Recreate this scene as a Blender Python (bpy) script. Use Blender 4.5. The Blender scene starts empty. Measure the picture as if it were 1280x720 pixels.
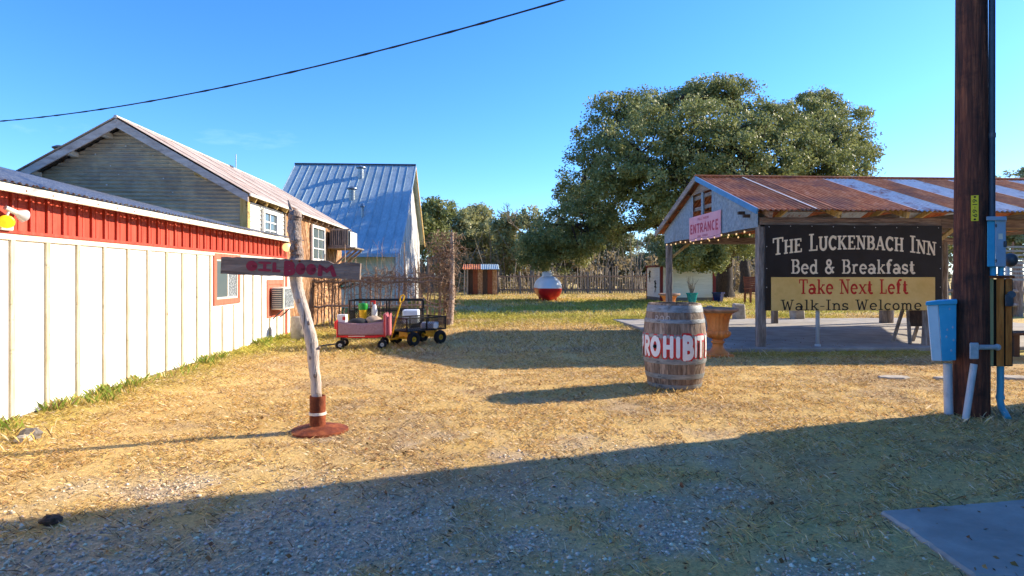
import bpy, math, random
import numpy as np
from mathutils import Vector, Matrix, Euler
random.seed(7); RNG = np.random.default_rng(11)
R = math.radians
S = bpy.context.scene
COL = S.collection

# ------------------------------------------------------------------ camera
F, H, HOR, TH = 760.0, 1.2, 345.0, R(3.24)
CT, ST = math.cos(TH), math.sin(TH)
cam = bpy.data.cameras.new('camera'); camo = bpy.data.objects.new('camera', cam); COL.objects.link(camo)
camo.location = (0, 0, H); camo.rotation_euler = (R(90), 0, -TH)
cam.sensor_width = 36; cam.lens = F / 1280 * 36; cam.shift_y = -15 / 1280
cam.clip_start = 0.05; cam.clip_end = 3000
S.camera = camo
S.render.resolution_x, S.render.resolution_y = 1024, 576

# ------------------------------------------------------------------ light
SUN_EL, SUN_AZ = R(25.8), R(17.5)          # azimuth from +X towards +Y
sv = Vector((math.cos(SUN_EL) * math.cos(SUN_AZ), math.cos(SUN_EL) * math.sin(SUN_AZ), math.sin(SUN_EL)))
sun = bpy.data.lights.new('sun', 'SUN'); sun.energy = 4.4; sun.angle = R(0.53); sun.color = (1.0, 0.86, 0.67)
suno = bpy.data.objects.new('sun', sun); COL.objects.link(suno)
suno.rotation_euler = sv.to_track_quat('Z', 'Y').to_euler(); suno.location = (30, 10, 30)
W = bpy.data.worlds.new('World'); S.world = W; W.use_nodes = True
wn, wl = W.node_tree.nodes, W.node_tree.links
wn.clear()
wo = wn.new('ShaderNodeOutputWorld'); wb = wn.new('ShaderNodeBackground')
sky = wn.new('ShaderNodeTexSky'); sky.sky_type = 'NISHITA'; sky.sun_disc = False
sky.sun_elevation = SUN_EL; sky.sun_rotation = R(90) - SUN_AZ
sky.altitude = 500; sky.air_density = 1.0; sky.dust_density = 0.35; sky.ozone_density = 2.0
whs = wn.new('ShaderNodeHueSaturation'); whs.inputs['Saturation'].default_value = 1.12; whs.inputs['Value'].default_value = 1.0
wtn = wn.new('ShaderNodeMixRGB'); wtn.blend_type = 'MULTIPLY'; wtn.inputs['Fac'].default_value = 1; wtn.inputs['Color2'].default_value = (0.53, 0.695, 1.0, 1)
wl.new(sky.outputs[0], wtn.inputs['Color1']); wl.new(wtn.outputs[0], whs.inputs['Color'])
# thin wisps of cirrus all over the sky
wtc = wn.new('ShaderNodeTexCoord'); wmp = wn.new('ShaderNodeMapping'); wmp.inputs['Rotation'].default_value = (0.2, 0.35, 0.5)
wmp.inputs['Scale'].default_value = (1.2, 5.0, 9.0)
wnz = wn.new('ShaderNodeTexNoise'); wnz.inputs['Scale'].default_value = 1.6; wnz.inputs['Detail'].default_value = 9; wnz.inputs['Roughness'].default_value = 0.6
wrp = wn.new('ShaderNodeValToRGB'); wrp.color_ramp.elements[0].position = 0.67; wrp.color_ramp.elements[1].position = 0.86
wrp.color_ramp.elements[1].color = (0.22, 0.22, 0.22, 1)
wmx = wn.new('ShaderNodeMixRGB'); wmx.blend_type = 'MIX'; wmx.inputs['Color2'].default_value = (3.6, 4.8, 6.4, 1)
wl.new(wtc.outputs['Generated'], wmp.inputs[0]); wl.new(wmp.outputs[0], wnz.inputs['Vector']); wl.new(wnz.outputs['Fac'], wrp.inputs[0])
wl.new(wrp.outputs[0], wmx.inputs['Fac']); wl.new(whs.outputs[0], wmx.inputs['Color1']); wl.new(wmx.outputs[0], wb.inputs['Color'])
wb.inputs['Strength'].default_value = 0.15
wl.new(wb.outputs[0], wo.inputs[0])
S.view_settings.view_transform = 'Standard'; S.view_settings.look = 'None'
S.view_settings.exposure = 1.22; S.view_settings.gamma = 1.0; S.view_settings.use_curve_mapping = False
S.render.engine = 'CYCLES'
try:
    S.cycles.use_denoising = True; S.cycles.denoiser = 'OPENIMAGEDENOISE'
    S.cycles.denoising_input_passes = 'RGB_ALBEDO_NORMAL'
except Exception: pass
S.cycles.max_bounces = 6; S.cycles.transparent_max_bounces = 8

# ------------------------------------------------------------------ pixel -> place
def ray(px):
    lat = (px - 640) / F
    return lat * CT + ST, -lat * ST + CT
def at(px, py, dep):
    dx, dy = ray(px); return Vector((dx * dep, dy * dep, H + (HOR - py) / F * dep))
def gp(px, py, z=0.0):
    dep = F * (H - z) / (py - HOR); p = at(px, py, dep); return Vector((p.x, p.y, z))
def onX(px, py, X):
    dx, dy = ray(px); t = X / dx; return Vector((X, dy * t, H + (HOR - py) / F * t))
def onY(px, py, Y):
    dx, dy = ray(px); t = Y / dy; return Vector((dx * t, Y, H + (HOR - py) / F * t))

# ------------------------------------------------------------------ materials
def lin(c):
    if isinstance(c, str):
        c = c.lstrip('#'); c = [int(c[i:i + 2], 16) / 255 for i in (0, 2, 4)]
        return tuple((x / 12.92 if x <= 0.04045 else ((x + 0.055) / 1.055) ** 2.4) for x in c) + (1,)
    return tuple(c) + ((1,) if len(c) == 3 else ())
MATS = {}
def pm(name, cols, scale=6, stretch=(1, 1, 1), rough=0.75, metal=0.0, bump=0.25, bscale=None, var=0.18, detail=6,
       dirt=None, dscale=2.0, dpos=(0.55, 0.75), island=False, spec=0.35, rvar=0.15, bstretch=None, dist=0.3, transl=0.0, obj_rand=True):
    m = bpy.data.materials.new(name); m.use_nodes = True; n, l = m.node_tree.nodes, m.node_tree.links
    bs = n['Principled BSDF']; tc = n.new('ShaderNodeTexCoord'); oi = n.new('ShaderNodeObjectInfo')
    vm = n.new('ShaderNodeVectorMath'); vm.operation = 'MULTIPLY_ADD'
    cb = n.new('ShaderNodeCombineXYZ')
    for i in range(3): l.new(oi.outputs['Random'], cb.inputs[i])
    l.new(cb.outputs[0], vm.inputs[0]); vm.inputs[1].default_value = (37.1, 51.3, 23.7) if obj_rand else (0, 0, 0); l.new(tc.outputs['Object'], vm.inputs[2])
    mp = n.new('ShaderNodeMapping'); mp.inputs['Scale'].default_value = stretch; l.new(vm.outputs[0], mp.inputs[0])
    nz = n.new('ShaderNodeTexNoise'); nz.inputs['Scale'].default_value = scale; nz.inputs['Detail'].default_value = detail
    nz.inputs['Roughness'].default_value = 0.65; nz.inputs['Distortion'].default_value = dist
    l.new(mp.outputs[0], nz.inputs['Vector'])
    rp = n.new('ShaderNodeValToRGB'); el = rp.color_ramp.elements
    k = len(cols)
    pos = [0.3 + 0.4 * i / max(1, k - 1) for i in range(k)]
    el[0].position = pos[0]; el[0].color = lin(cols[0])
    el[1].position = pos[-1] if k > 1 else 1; el[1].color = lin(cols[-1])
    for i in range(1, k - 1):
        e = el.new(pos[i]); e.color = lin(cols[i])
    l.new(nz.outputs['Fac'], rp.inputs[0]); out = rp.outputs[0]
    if dirt:
        n2 = n.new('ShaderNodeTexNoise'); n2.inputs['Scale'].default_value = dscale; n2.inputs['Detail'].default_value = 8; n2.inputs['Roughness'].default_value = 0.7
        l.new(vm.outputs[0], n2.inputs['Vector'])
        r2 = n.new('ShaderNodeValToRGB'); r2.color_ramp.elements[0].position, r2.color_ramp.elements[1].position = dpos
        l.new(n2.outputs['Fac'], r2.inputs[0])
        mx = n.new('ShaderNodeMixRGB'); l.new(r2.outputs[0], mx.inputs['Fac']); l.new(out, mx.inputs['Color1']); mx.inputs['Color2'].default_value = lin(dirt)
        out = mx.outputs[0]
    if var:
        hs = n.new('ShaderNodeHueSaturation'); mr = n.new('ShaderNodeMapRange')
        mr.inputs['To Min'].default_value = 1 - var; mr.inputs['To Max'].default_value = 1 + var
        if island:
            ge = n.new('ShaderNodeNewGeometry'); l.new(ge.outputs['Random Per Island'], mr.inputs['Value'])
        else: l.new(oi.outputs['Random'], mr.inputs['Value'])
        l.new(mr.outputs[0], hs.inputs['Value']); l.new(out, hs.inputs['Color']); out = hs.outputs[0]
    l.new(out, bs.inputs['Base Color'])
    bs.inputs['Metallic'].default_value = metal
    try: bs.inputs['Specular IOR Level'].default_value = spec
    except Exception: pass
    rr = n.new('ShaderNodeMapRange'); rr.inputs['To Min'].default_value = max(0.02, rough - rvar); rr.inputs['To Max'].default_value = min(1, rough + rvar)
    l.new(nz.outputs['Fac'], rr.inputs['Value']); l.new(rr.outputs[0], bs.inputs['Roughness'])
    if bump:
        nb = n.new('ShaderNodeTexNoise'); nb.inputs['Scale'].default_value = bscale or scale * 4; nb.inputs['Detail'].default_value = 5
        if bstretch:
            mb = n.new('ShaderNodeMapping'); mb.inputs['Scale'].default_value = bstretch; l.new(vm.outputs[0], mb.inputs[0]); l.new(mb.outputs[0], nb.inputs['Vector'])
        else: l.new(mp.outputs[0], nb.inputs['Vector'])
        bp = n.new('ShaderNodeBump'); bp.inputs['Strength'].default_value = bump; bp.inputs['Distance'].default_value = 0.02
        l.new(nb.outputs['Fac'], bp.inputs['Height']); l.new(bp.outputs[0], bs.inputs['Normal'])
    MATS[name] = m; return m
def emit(name, col, st):
    m = bpy.data.materials.new(name); m.use_nodes = True; b = m.node_tree.nodes['Principled BSDF']
    b.inputs['Base Color'].default_value = lin(col); b.inputs['Emission Color'].default_value = lin(col); b.inputs['Emission Strength'].default_value = st
    b.inputs['Roughness'].default_value = 0.3; return m
def glass(name, col, rough=0.05):
    m = bpy.data.materials.new(name); m.use_nodes = True; b = m.node_tree.nodes['Principled BSDF']
    b.inputs['Base Color'].default_value = lin(col); b.inputs['Roughness'].default_value = rough; b.inputs['Metallic'].default_value = 0.0
    b.inputs['Specular IOR Level'].default_value = 0.8; return m

ZS = (6, 6, 0.5); XS = (0.5, 6, 6); YS = (6, 0.5, 6)
M_white = pm('white_paint', ['#e6e2d8', '#f2f0ea', '#f6f4f0'], 3, ZS, 0.6, bump=0.12, var=0.03, dirt='#c6b99c', dscale=5, dpos=(0.62, 0.8))
M_batten = pm('batten_paint', ['#a89a78', '#c8bc9c', '#d6cdb4'], 8, ZS, 0.7, bump=0.2, var=0.08, dirt='#5d4c34', dscale=14, dpos=(0.6, 0.7))
M_cream = pm('cream_trim', ['#c9bfa8', '#ded5c2', '#e6dfd0'], 5, YS, 0.65, bump=0.15, var=0.04, dirt='#8a6f50', dscale=9, dpos=(0.64, 0.74))
M_red = pm('red_metal', ['#a83e2c', '#b84a38', '#c05844'], 3, ZS, 0.5, bump=0.08, var=0.07, dirt='#a03c2c', dscale=4)
M_redtrim = pm('red_trim', ['#b4533c', '#c46a52', '#ca7860'], 5, ZS, 0.65, bump=0.2, var=0.05)
M_galv = pm('galvanised', ['#59626a', '#7c878f', '#a3adb3'], 22, (1, 1, 1), 0.38, 0.75, 0.12, var=0.12, dirt='#6d6257', dscale=3, dpos=(0.55, 0.8))
M_gable = pm('grey_corrugated', ['#a8997f', '#bdae92', '#c9bb9e'], 5, (1, 1, 3), 0.6, 0.1, 0.08, var=0.1, dirt='#988c80', dscale=1.6, dpos=(0.45, 0.7))
M_tanroof = pm('tan_tin', ['#b49f8e', '#cab9a9', '#d8cabc'], 4, (1, 6, 1), 0.55, 0.2, 0.1, var=0.1, dirt='#8d5f42', dscale=2.2, dpos=(0.5, 0.8))
M_weather = pm('weathered_wood', ['#6a5c50', '#98897b', '#b8aa9c'], 9, (1, 1, 1), 0.85, bump=0.5, var=0.22, dirt='#352a22', dscale=7, dpos=(0.55, 0.75))
M_rake = pm('bleached_board', ['#a08c80', '#c4b2a4', '#d6c6ba'], 5, (0.7, 5, 3), 0.85, bump=0.4, var=0.12, dirt='#8a7264', dscale=4)
M_weatherZ = pm('weathered_wood_vertical', ['#5c5046', '#8a7d71', '#b0a598'], 6, (5, 5, 0.6), 0.85, bump=0.55, var=0.22)
M_weatherX = pm('weathered_wood_long', ['#55443a', '#86705f', '#a8947f'], 6, (0.6, 5, 5), 0.85, bump=0.6, var=0.2)
M_weatherY = pm('weathered_wood_deep', ['#6a6058', '#8c8278', '#a59b90'], 6, (5, 0.6, 5), 0.85, bump=0.5, var=0.15)
M_yellowwood = pm('yellow_wood', ['#9a7a3c', '#c0a060', '#cfb57c'], 7, ZS, 0.75, bump=0.3, var=0.15, dirt='#4c3c2a', dscale=9, dpos=(0.56, 0.66))
M_brownboard = pm('brown_board', ['#7a5234', '#a87c54', '#c8a888'], 5, (2, 2, 2), 0.85, bump=0.4, var=0.35)
M_darkwood = pm('dark_wood', ['#2c2018', '#48362a', '#5c4838'], 6, ZS, 0.8, bump=0.4, var=0.2)
M_bluetin = pm('blue_grey_tin', ['#8b9ea6', '#9fb1b8', '#b2c2c8'], 5, (3, 1, 1), 0.45, 0.2, 0.05, var=0.07, dirt='#7c929c', dscale=1.5, dpos=(0.5, 0.8))
M_rusttin = pm('rusty_tin', ['#8a3f22', '#b2602f', '#c67a48', '#cf9c78'], 5, (4, 0.7, 1), 0.75, 0.05, 0.15, var=0.2, dirt='#7c4a3c', dscale=1.3, dpos=(0.46, 0.66))
M_rustgalv = pm('weathered_galvanised_sheet', ['#a3abb2', '#bcc3c9', '#cfd4d8'], 7, (4, 0.7, 1), 0.55, 0.15, 0.12, var=0.08, dirt='#96543a', dscale=2.4, dpos=(0.53, 0.66))
M_galvwall = pm('galvanised_wall', ['#6a7a82', '#82929a', '#98a6ad'], 16, (1, 1, 1), 0.5, 0.2, 0.1, var=0.08, dirt='#78766f', dscale=4, dpos=(0.55, 0.8))
M_rust = pm('rust', ['#5a2a16', '#7c3c1e', '#a25a30'], 9, (1, 1, 1), 0.8, 0.1, 0.35, var=0.05, dirt='#3a2016', dscale=5)
M_driftwood = pm('driftwood', ['#94857a', '#baaca0', '#d0c4b8'], 7, (4, 4, 0.8), 0.8, bump=0.55, var=0.03, dirt='#5a4638', dscale=6, dpos=(0.58, 0.7))
M_bark_top = pm('barky_wood', ['#66554a', '#94847a', '#b4a9a2'], 9, (3, 3, 1), 0.9, bump=0.9, var=0.03, dirt='#8a5424', dscale=7, dpos=(0.55, 0.65))
M_plank = pm('sign_plank', ['#584a41', '#7e6e63', '#98887c'], 5, (0.5, 5, 6), 0.85, bump=0.6, var=0.05, dirt='#5c5049', dscale=6)
M_redpaint = pm('crimson_paint', ['#841a30', '#982238'], 10, (1, 1, 1), 0.6, bump=0.1, var=0)
M_signred = pm('sign_red_paint', ['#b01814', '#c0221a'], 10, (1, 1, 1), 0.5, bump=0, var=0)
M_signblack = pm('sign_black', ['#0b0b0d', '#141416', '#1c1b1d'], 4, (1, 1, 1), 0.45, bump=0.03, var=0, dirt='#2a2828', dscale=5, dpos=(0.6, 0.8))
M_signtan = pm('sign_gold', ['#d0aa5c', '#dcb86c', '#e2c07a'], 3, (1, 1, 1), 0.55, bump=0.03, var=0, dirt='#cca85c', dscale=5)
M_lettertan = pm('letter_tan', ['#dcc8a2', '#e6d4b2', '#ecdcbe'], 8, (1, 1, 1), 0.55, bump=0, var=0)
M_pink = pm('pink_sign', ['#d88f98', '#e0a0a6', '#e4acb0'], 3, (1, 1, 1), 0.6, bump=0.02, var=0, dirt='#d4a8ac', dscale=4)
M_pinkred = pm('faded_red_letter', ['#b43a4c', '#bc4858'], 8, (1, 1, 1), 0.6, bump=0, var=0)
M_whitepaint = pm('thick_white_paint', ['#d6d3cf', '#e6e4e0'], 12, (1, 1, 1), 0.5, bump=0.1, var=0)
M_brightred = pm('bright_red_paint', ['#b01e22', '#c62a2c'], 12, (1, 1, 1), 0.5, bump=0.1, var=0)
M_stave = pm('oak_stave', ['#463730', '#766252', '#96826f', '#ae9c8a'], 5, (6, 6, 0.9), 0.75, bump=0.4, var=0.34, dirt='#4c3a2c', dscale=5, dpos=(0.58, 0.72))
M_hoop = pm('hoop_steel', ['#666a6b', '#808586', '#989c9d'], 12, (1, 1, 3), 0.5, 0.25, 0.15, var=0.06, dirt='#5c4838', dscale=7, dpos=(0.6, 0.75))
M_hole = pm('dark_interior', ['#0a0807', '#14100d'], 5, (1, 1, 1), 0.95, bump=0, var=0)
M_terra = pm('terracotta', ['#b9622a', '#d07e3a', '#dc8f4c'], 5, (1, 1, 1), 0.55, bump=0.15, var=0.06, dirt='#b06a38', dscale=6)
M_terragrey = pm('terracotta_weathered', ['#7c5e4c', '#9c7c66', '#b0927a'], 9, (1, 1, 1), 0.75, bump=0.3, var=0.05)
M_soil = pm('soil', ['#1c140e', '#30241a'], 20, (1, 1, 1), 0.95, bump=0.6, var=0)
M_concrete = pm('concrete', ['#8b857b', '#a09a8f', '#b0aa9e'], 3, (1, 1, 1), 0.85, bump=0.15, bscale=40, var=0.03, dirt='#7f7a71', dscale=1.2, dpos=(0.45, 0.75))
M_stone = pm('limestone', ['#8c8272', '#a99f8e', '#c0b6a4'], 6, (1, 1, 1), 0.9, bump=0.6, var=0.08)
M_pole = pm('creosote_pole', ['#2e1c14', '#5a3224', '#8a5238'], 7, (5, 5, 0.35), 0.8, bump=0.8, var=0, dirt='#221814', dscale=2.2, dpos=(0.5, 0.66), bstretch=(9, 9, 0.5), bscale=12)
M_blue = pm('blue_enamel', ['#2f93b8', '#3ea4c8', '#4cb0d2'], 3, (1, 1, 1), 0.5, bump=0.05, var=0.02, dirt='#6f94a4', dscale=8, dpos=(0.62, 0.75))
M_paleblue = pm('pale_blue_enamel', ['#ccd8de', '#d8e2e6', '#e0e8ec'], 5, (1, 1, 1), 0.5, bump=0.05, var=0.02)
M_slate = pm('blue_grey_enamel', ['#7f98ac', '#8fa8bb', '#9bb3c4'], 4, (1, 1, 1), 0.5, bump=0.05, var=0.02)
M_pvc = pm('grey_pvc', ['#9aa2a6', '#aeb5b8', '#bcc2c4'], 5, (1, 1, 1), 0.5, bump=0.05, var=0.04, dirt='#6e7b80', dscale=6)
M_tealpipe = pm('teal_pvc', ['#4c93a4', '#5ea4b4'], 5, (1, 1, 1), 0.5, bump=0.05, var=0.04)
M_darkpipe = pm('dark_conduit', ['#2a3844', '#3c4c58'], 5, (1, 1, 1), 0.5, 0.2, 0.05, var=0.02)
M_yellowtag = pm('yellow_tag', ['#cdb818', '#dcc824'], 6, (1, 1, 1), 0.5, bump=0, var=0)
M_black = pm('black_print', ['#0c0c0c', '#181614'], 6, (1, 1, 1), 0.6, bump=0, var=0)
M_orangewood = pm('varnished_wood', ['#b0581c', '#d87c34', '#e68e48'], 5, ZS, 0.55, bump=0.2, var=0.12, dirt='#6c4424', dscale=5)
M_olive = pm('olive_enamel', ['#9a8f60', '#aca070'], 5, (1, 1, 1), 0.6, bump=0.1, var=0.02)
M_dullmetal = pm('dull_grey_metal', ['#42484e', '#585f66'], 8, (1, 1, 1), 0.5, 0.5, 0.05, var=0.05)
M_steel = pm('black_steel', ['#121212', '#201f1e', '#2e2a26'], 9, (1, 1, 1), 0.5, 0.3, 0.1, var=0.05)
M_tyre = pm('tyre_rubber', ['#121212', '#1f1e1d'], 12, (1, 1, 1), 0.85, bump=0.2, var=0.05)
M_yellow = pm('yellow_enamel', ['#c89a10', '#dcae1c'], 6, (1, 1, 1), 0.45, bump=0.05, var=0.03)
M_wagonred = pm('wagon_red', ['#d01818', '#dc2422'], 6, (1, 1, 1), 0.45, bump=0.05, var=0.03)
M_fabric = pm('mauve_mesh', ['#8e6a6e', '#a58488', '#b4979a'], 60, (1, 1, 1), 0.9, bump=0.3, var=0.03, dist=0)
M_pinkcloth = pm('pink_cloth', ['#c25a5e', '#d07478', '#da8c8e'], 8, (4, 4, 1), 0.85, bump=0.4, var=0.03)
M_darkcloth = pm('charcoal_cloth', ['#1c1f22', '#33373a'], 8, (1, 1, 1), 0.9, bump=0.4, var=0.05)
M_taupe = pm('taupe_cloth', ['#8c7a66', '#a9957e', '#bba78e'], 7, (1, 1, 1), 0.9, bump=0.4, var=0.05)
M_green = pm('green_plastic', ['#127a24', '#1a9430'], 6, (1, 1, 1), 0.4, bump=0, var=0.02)
M_whiteplastic = pm('white_plastic', ['#cfcfca', '#dededa'], 5, (1, 1, 1), 0.4, bump=0.03, var=0.03)
M_hubwhite = pm('hub_white', ['#c2beb8', '#d4d0ca'], 8, (1, 1, 1), 0.5, bump=0.05, var=0.03)
M_tankred = pm('tank_red', ['#b8141c', '#c81c24'], 4, (1, 1, 1), 0.35, bump=0.02, var=0)
M_tankwhite = pm('tank_white', ['#e0e6ea', '#eceff1'], 3, (1, 1, 1), 0.35, bump=0.02, var=0)
M_siding = pm('cream_siding', ['#cfc9b0', '#ddd8c2', '#e4dfcc'], 4, XS, 0.65, bump=0.1, var=0.05)
M_whitesiding = pm('white_siding', ['#d2cdbf', '#e4e0d4', '#ece9e0'], 4, YS, 0.65, bump=0.1, var=0.04)
M_cement = pm('footing', ['#6c655c', '#857d72'], 5, (1, 1, 1), 0.9, bump=0.3, var=0.03)
M_barnred = pm('dark_red_trim', ['#6c2018', '#84302a'], 5, ZS, 0.65, bump=0.15, var=0.05)
M_teal = pm('teal_glaze', ['#0f7c78', '#189490'], 5, (1, 1, 1), 0.25, bump=0.02, var=0)
M_cobalt = pm('cobalt_glaze', ['#101c4c', '#1a2c68'], 5, (1, 1, 1), 0.2, bump=0.02, var=0)
M_chair = pm('red_brown_stain', ['#5c2c18', '#7c4024', '#8c5030'], 6, XS, 0.7, bump=0.2, var=0.15)
M_twig = pm('dead_vine', ['#6a5340', '#90765e', '#ad967c'], 10, (1, 1, 1), 0.9, bump=0.3, var=0.3, island=True)
M_stick = pm('cedar_stick', ['#7a6450', '#a8907a', '#c8b49c'], 8, (4, 4, 0.7), 0.9, bump=0.6, var=0.3)
M_bark = pm('oak_bark', ['#1f1a15', '#3a3129', '#54493e'], 8, (3, 3, 0.8), 0.95, bump=1.0, var=0.15)
M_greybark = pm('grey_twig_bark', ['#5c5448', '#7a7062', '#958a7a'], 8, (2, 2, 1), 0.95, bump=0.6, var=0.15)
M_pane = glass('window_glass', '#5c6a6c', 0.06)
M_panedark = glass('dark_glass', '#20262a', 0.06)
M_curtain = pm('patterned_curtain', ['#23282c', '#6c7478', '#b8bcbc'], 40, (1, 1, 1), 0.9, bump=0, var=0, detail=2)
M_bulbwhite = glass('bulb_glass', '#cfd0d0', 0.15)
M_bulbyellow = emit('yellow_bulb', '#e8b020', 0.6)
M_warm = emit('warm_bulb', '#f0c88c', .45)
M_cable = pm('cable_black', ['#16181a', '#24282c'], 10, (1, 1, 1), 0.7, bump=0, var=0)
M_shadeblue = pm('shade_blue_flashing', ['#3c78a0', '#5a94ba'], 7, (1, 1, 1), 0.5, 0.2, 0.05, var=0.02)  # metal edge strip with its bluish shading put into the colour
M_planklwhite = pm('peeling_white_boards', ['#8a8a88', '#c2c2be', '#dedeDA'], 4, (3, 3, 0.5), 0.8, bump=0.4, var=0.25, dirt='#5c5048', dscale=3)
M_sparkle = pm('speckled_roof', ['#4c5866', '#8c949c', '#c8c4ba'], 45, (1, 1, 1), 0.4, 0.65, 0.2, var=0.05, dirt='#7c6a62', dscale=1.2, dpos=(0.55, 0.75))

# ------------------------------------------------------------------ mesh builder
class MB:
    def __init__(s): s.v = []; s.f = []
    def add(s, vs, fs):
        o = len(s.v); s.v += [tuple(v) for v in vs]; s.f += [tuple(i + o for i in f) for f in fs]; return s
    def box(s, c, d, rot=None):
        c = Vector(c); h = [x / 2 for x in d]; vs = []
        for x in (-1, 1):
            for y in (-1, 1):
                for z in (-1, 1):
                    p = Vector((x * h[0], y * h[1], z * h[2]))
                    if rot is not None: p = rot @ p
                    vs.append(p + c)
        return s.add(vs, [(0, 1, 3, 2), (4, 6, 7, 5), (0, 4, 5, 1), (2, 3, 7, 6), (0, 2, 6, 4), (1, 5, 7, 3)])
    def bb(s, lo, hi):
        return s.box([(a + b) / 2 for a, b in zip(lo, hi)], [abs(b - a) for a, b in zip(lo, hi)])
    def bar(s, a, b, w, t, up=(0, 0, 1)):
        a, b = Vector(a), Vector(b); d = b - a; L = d.length; x = d.normalized()
        y = Vector(up).cross(x)
        if y.length < 1e-4: y = Vector((0, 1, 0)).cross(x)
        y.normalize(); z = x.cross(y); m = Matrix((x, y, z)).transposed()
        return s.box((a + b) / 2, (L, w, t), m)
    def tube(s, pts, rad, n=8, cap=True, seed=None):
        pts = [Vector(p) for p in pts]
        if not isinstance(rad, (list, tuple)): rad = [rad] * len(pts)
        vs, fs = [], []; ref = None
        for i, p in enumerate(pts):
            t = (pts[min(i + 1, len(pts) - 1)] - pts[max(i - 1, 0)])
            t = t.normalized() if t.length > 1e-9 else Vector((0, 0, 1))
            if ref is None:
                ref = Vector((1, 0, 0)) if abs(t.x) < 0.8 else Vector((0, 1, 0))
            a = (ref - t * ref.dot(t)).normalized(); b = t.cross(a); ref = a
            for k in range(n):
                an = 2 * math.pi * k / n
                vs.append(p + (a * math.cos(an) + b * math.sin(an)) * rad[i])
        for i in range(len(pts) - 1):
            for k in range(n):
                k2 = (k + 1) % n; fs.append((i * n + k, i * n + k2, (i + 1) * n + k2, (i + 1) * n + k))
        if cap:
            fs.append(tuple(range(n))[::-1]); fs.append(tuple((len(pts) - 1) * n + k for k in range(n)))
        return s.add(vs, fs)
    def lathe(s, prof, c=(0, 0, 0), n=24, rmod=None, cap=True, closed=False):
        vs, fs = [], []; c = Vector(c)
        for j, (r, z) in enumerate(prof):
            for k in range(n):
                an = 2 * math.pi * k / n; rr = r * (rmod(an, j) if rmod else 1)
                vs.append(c + Vector((rr * math.cos(an), rr * math.sin(an), z)))
        m = len(prof)
        for j in range(m if closed else m - 1):
            j2 = (j + 1) % m
            for k in range(n):
                k2 = (k + 1) % n; fs.append((j * n + k, j * n + k2, j2 * n + k2, j2 * n + k))
        if cap and not closed:
            fs.append(tuple(range(n))[::-1]); fs.append(tuple((m - 1) * n + k for k in range(n)))
        return s.add(vs, fs)
    def prism(s, poly, ex):
        n = len(poly); ex = Vector(ex); a = [Vector(p) for p in poly]; vs = a + [p + ex for p in a]
        fs = [tuple(range(n))[::-1], tuple(range(n, 2 * n))] + [(i, (i + 1) % n, n + (i + 1) % n, n + i) for i in range(n)]
        return s.add(vs, fs)
    def grid(s, fn, nu, nv):
        vs = [fn(i / nu, j / nv) for j in range(nv + 1) for i in range(nu + 1)]
        fs = [(j * (nu + 1) + i, j * (nu + 1) + i + 1, (j + 1) * (nu + 1) + i + 1, (j + 1) * (nu + 1) + i) for j in range(nv) for i in range(nu)]
        return s.add(vs, fs)
    def ell(s, c, r, nu=14, nv=9, jit=0.0):
        c = Vector(c)
        vs = [c + Vector((0, 0, -r[2]))]; fs = []
        for j in range(1, nv):
            ph = -math.pi / 2 + math.pi * j / nv
            for i in range(nu):
                an = 2 * math.pi * i / nu; q = 1 + random.uniform(-jit, jit)
                vs.append(c + Vector((r[0] * math.cos(ph) * math.cos(an) * q, r[1] * math.cos(ph) * math.sin(an) * q, r[2] * math.sin(ph) * q)))
        vs.append(c + Vector((0, 0, r[2])))
        for i in range(nu): fs.append((0, 1 + (i + 1) % nu, 1 + i))
        for j in range(nv - 2):
            for i in range(nu):
                a, b = 1 + j * nu + i, 1 + j * nu + (i + 1) % nu; fs.append((a, b, b + nu, a + nu))
        t = len(vs) - 1
        for i in range(nu): fs.append((t, t - nu + i, t - nu + (i + 1) % nu))
        return s.add(vs, fs)
    def mesh(s, name, mat, smooth=False, off=None):
        me = bpy.data.meshes.new(name)
        vs = s.v if off is None else [(v[0] - off[0], v[1] - off[1], v[2] - off[2]) for v in s.v]
        me.from_pydata(vs, [], s.f)
        if mat: me.materials.append(mat)
        if smooth: me.polygons.foreach_set('use_smooth', [True] * len(me.polygons))
        me.update(); return me
ORG = {}
def link(name, data, parent=None, loc=None):
    o = bpy.data.objects.new(name, data); COL.objects.link(o)
    if parent is not None: o.parent = parent
    if loc is not None: o.location = loc
    return o
def thing(name, label, cat, loc=(0, 0, 0), group=None, local=False, rotz=0):
    o = link(name, None, None, loc); o.empty_display_size = 0.2
    o.rotation_euler = (0, 0, rotz)
    o['label'] = label; o['category'] = cat
    if group: o['group'] = group
    ORG[o.name] = Vector((0, 0, 0)) if local else Vector(loc); return o
def build(mb, name, mat, parent=None, smooth=False, bev=0, label=None, kind=None, seg=1):
    off = ORG.get(parent.name) if parent is not None else None
    o = link(name, mb.mesh(name, mat, smooth, off), parent)
    ORG[o.name] = off if off is not None else Vector((0, 0, 0))
    if bev:
        m = o.modifiers.new('bevel', 'BEVEL'); m.width = bev; m.segments = seg; m.limit_method = 'ANGLE'; m.angle_limit = R(35)
    if smooth:
        try: o.data.set_sharp_from_angle(angle=R(40))
        except Exception: pass
    if label: o['label'] = label
    if kind: o['kind'] = kind
    return o
def single(mb, name, mat, label, cat, base=None, smooth=False, bev=0, group=None, kind=None):
    base = Vector(base) if base is not None else Vector((0, 0, 0))
    o = link(name, mb.mesh(name, mat, smooth, base), None, base); ORG[o.name] = base
    if label: o['label'] = label
    if cat: o['category'] = cat
    if group: o['group'] = group
    if kind: o['kind'] = kind
    if bev:
        m = o.modifiers.new('bevel', 'BEVEL'); m.width = bev; m.segments = 1; m.limit_method = 'ANGLE'; m.angle_limit = R(35)
    return o
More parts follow.
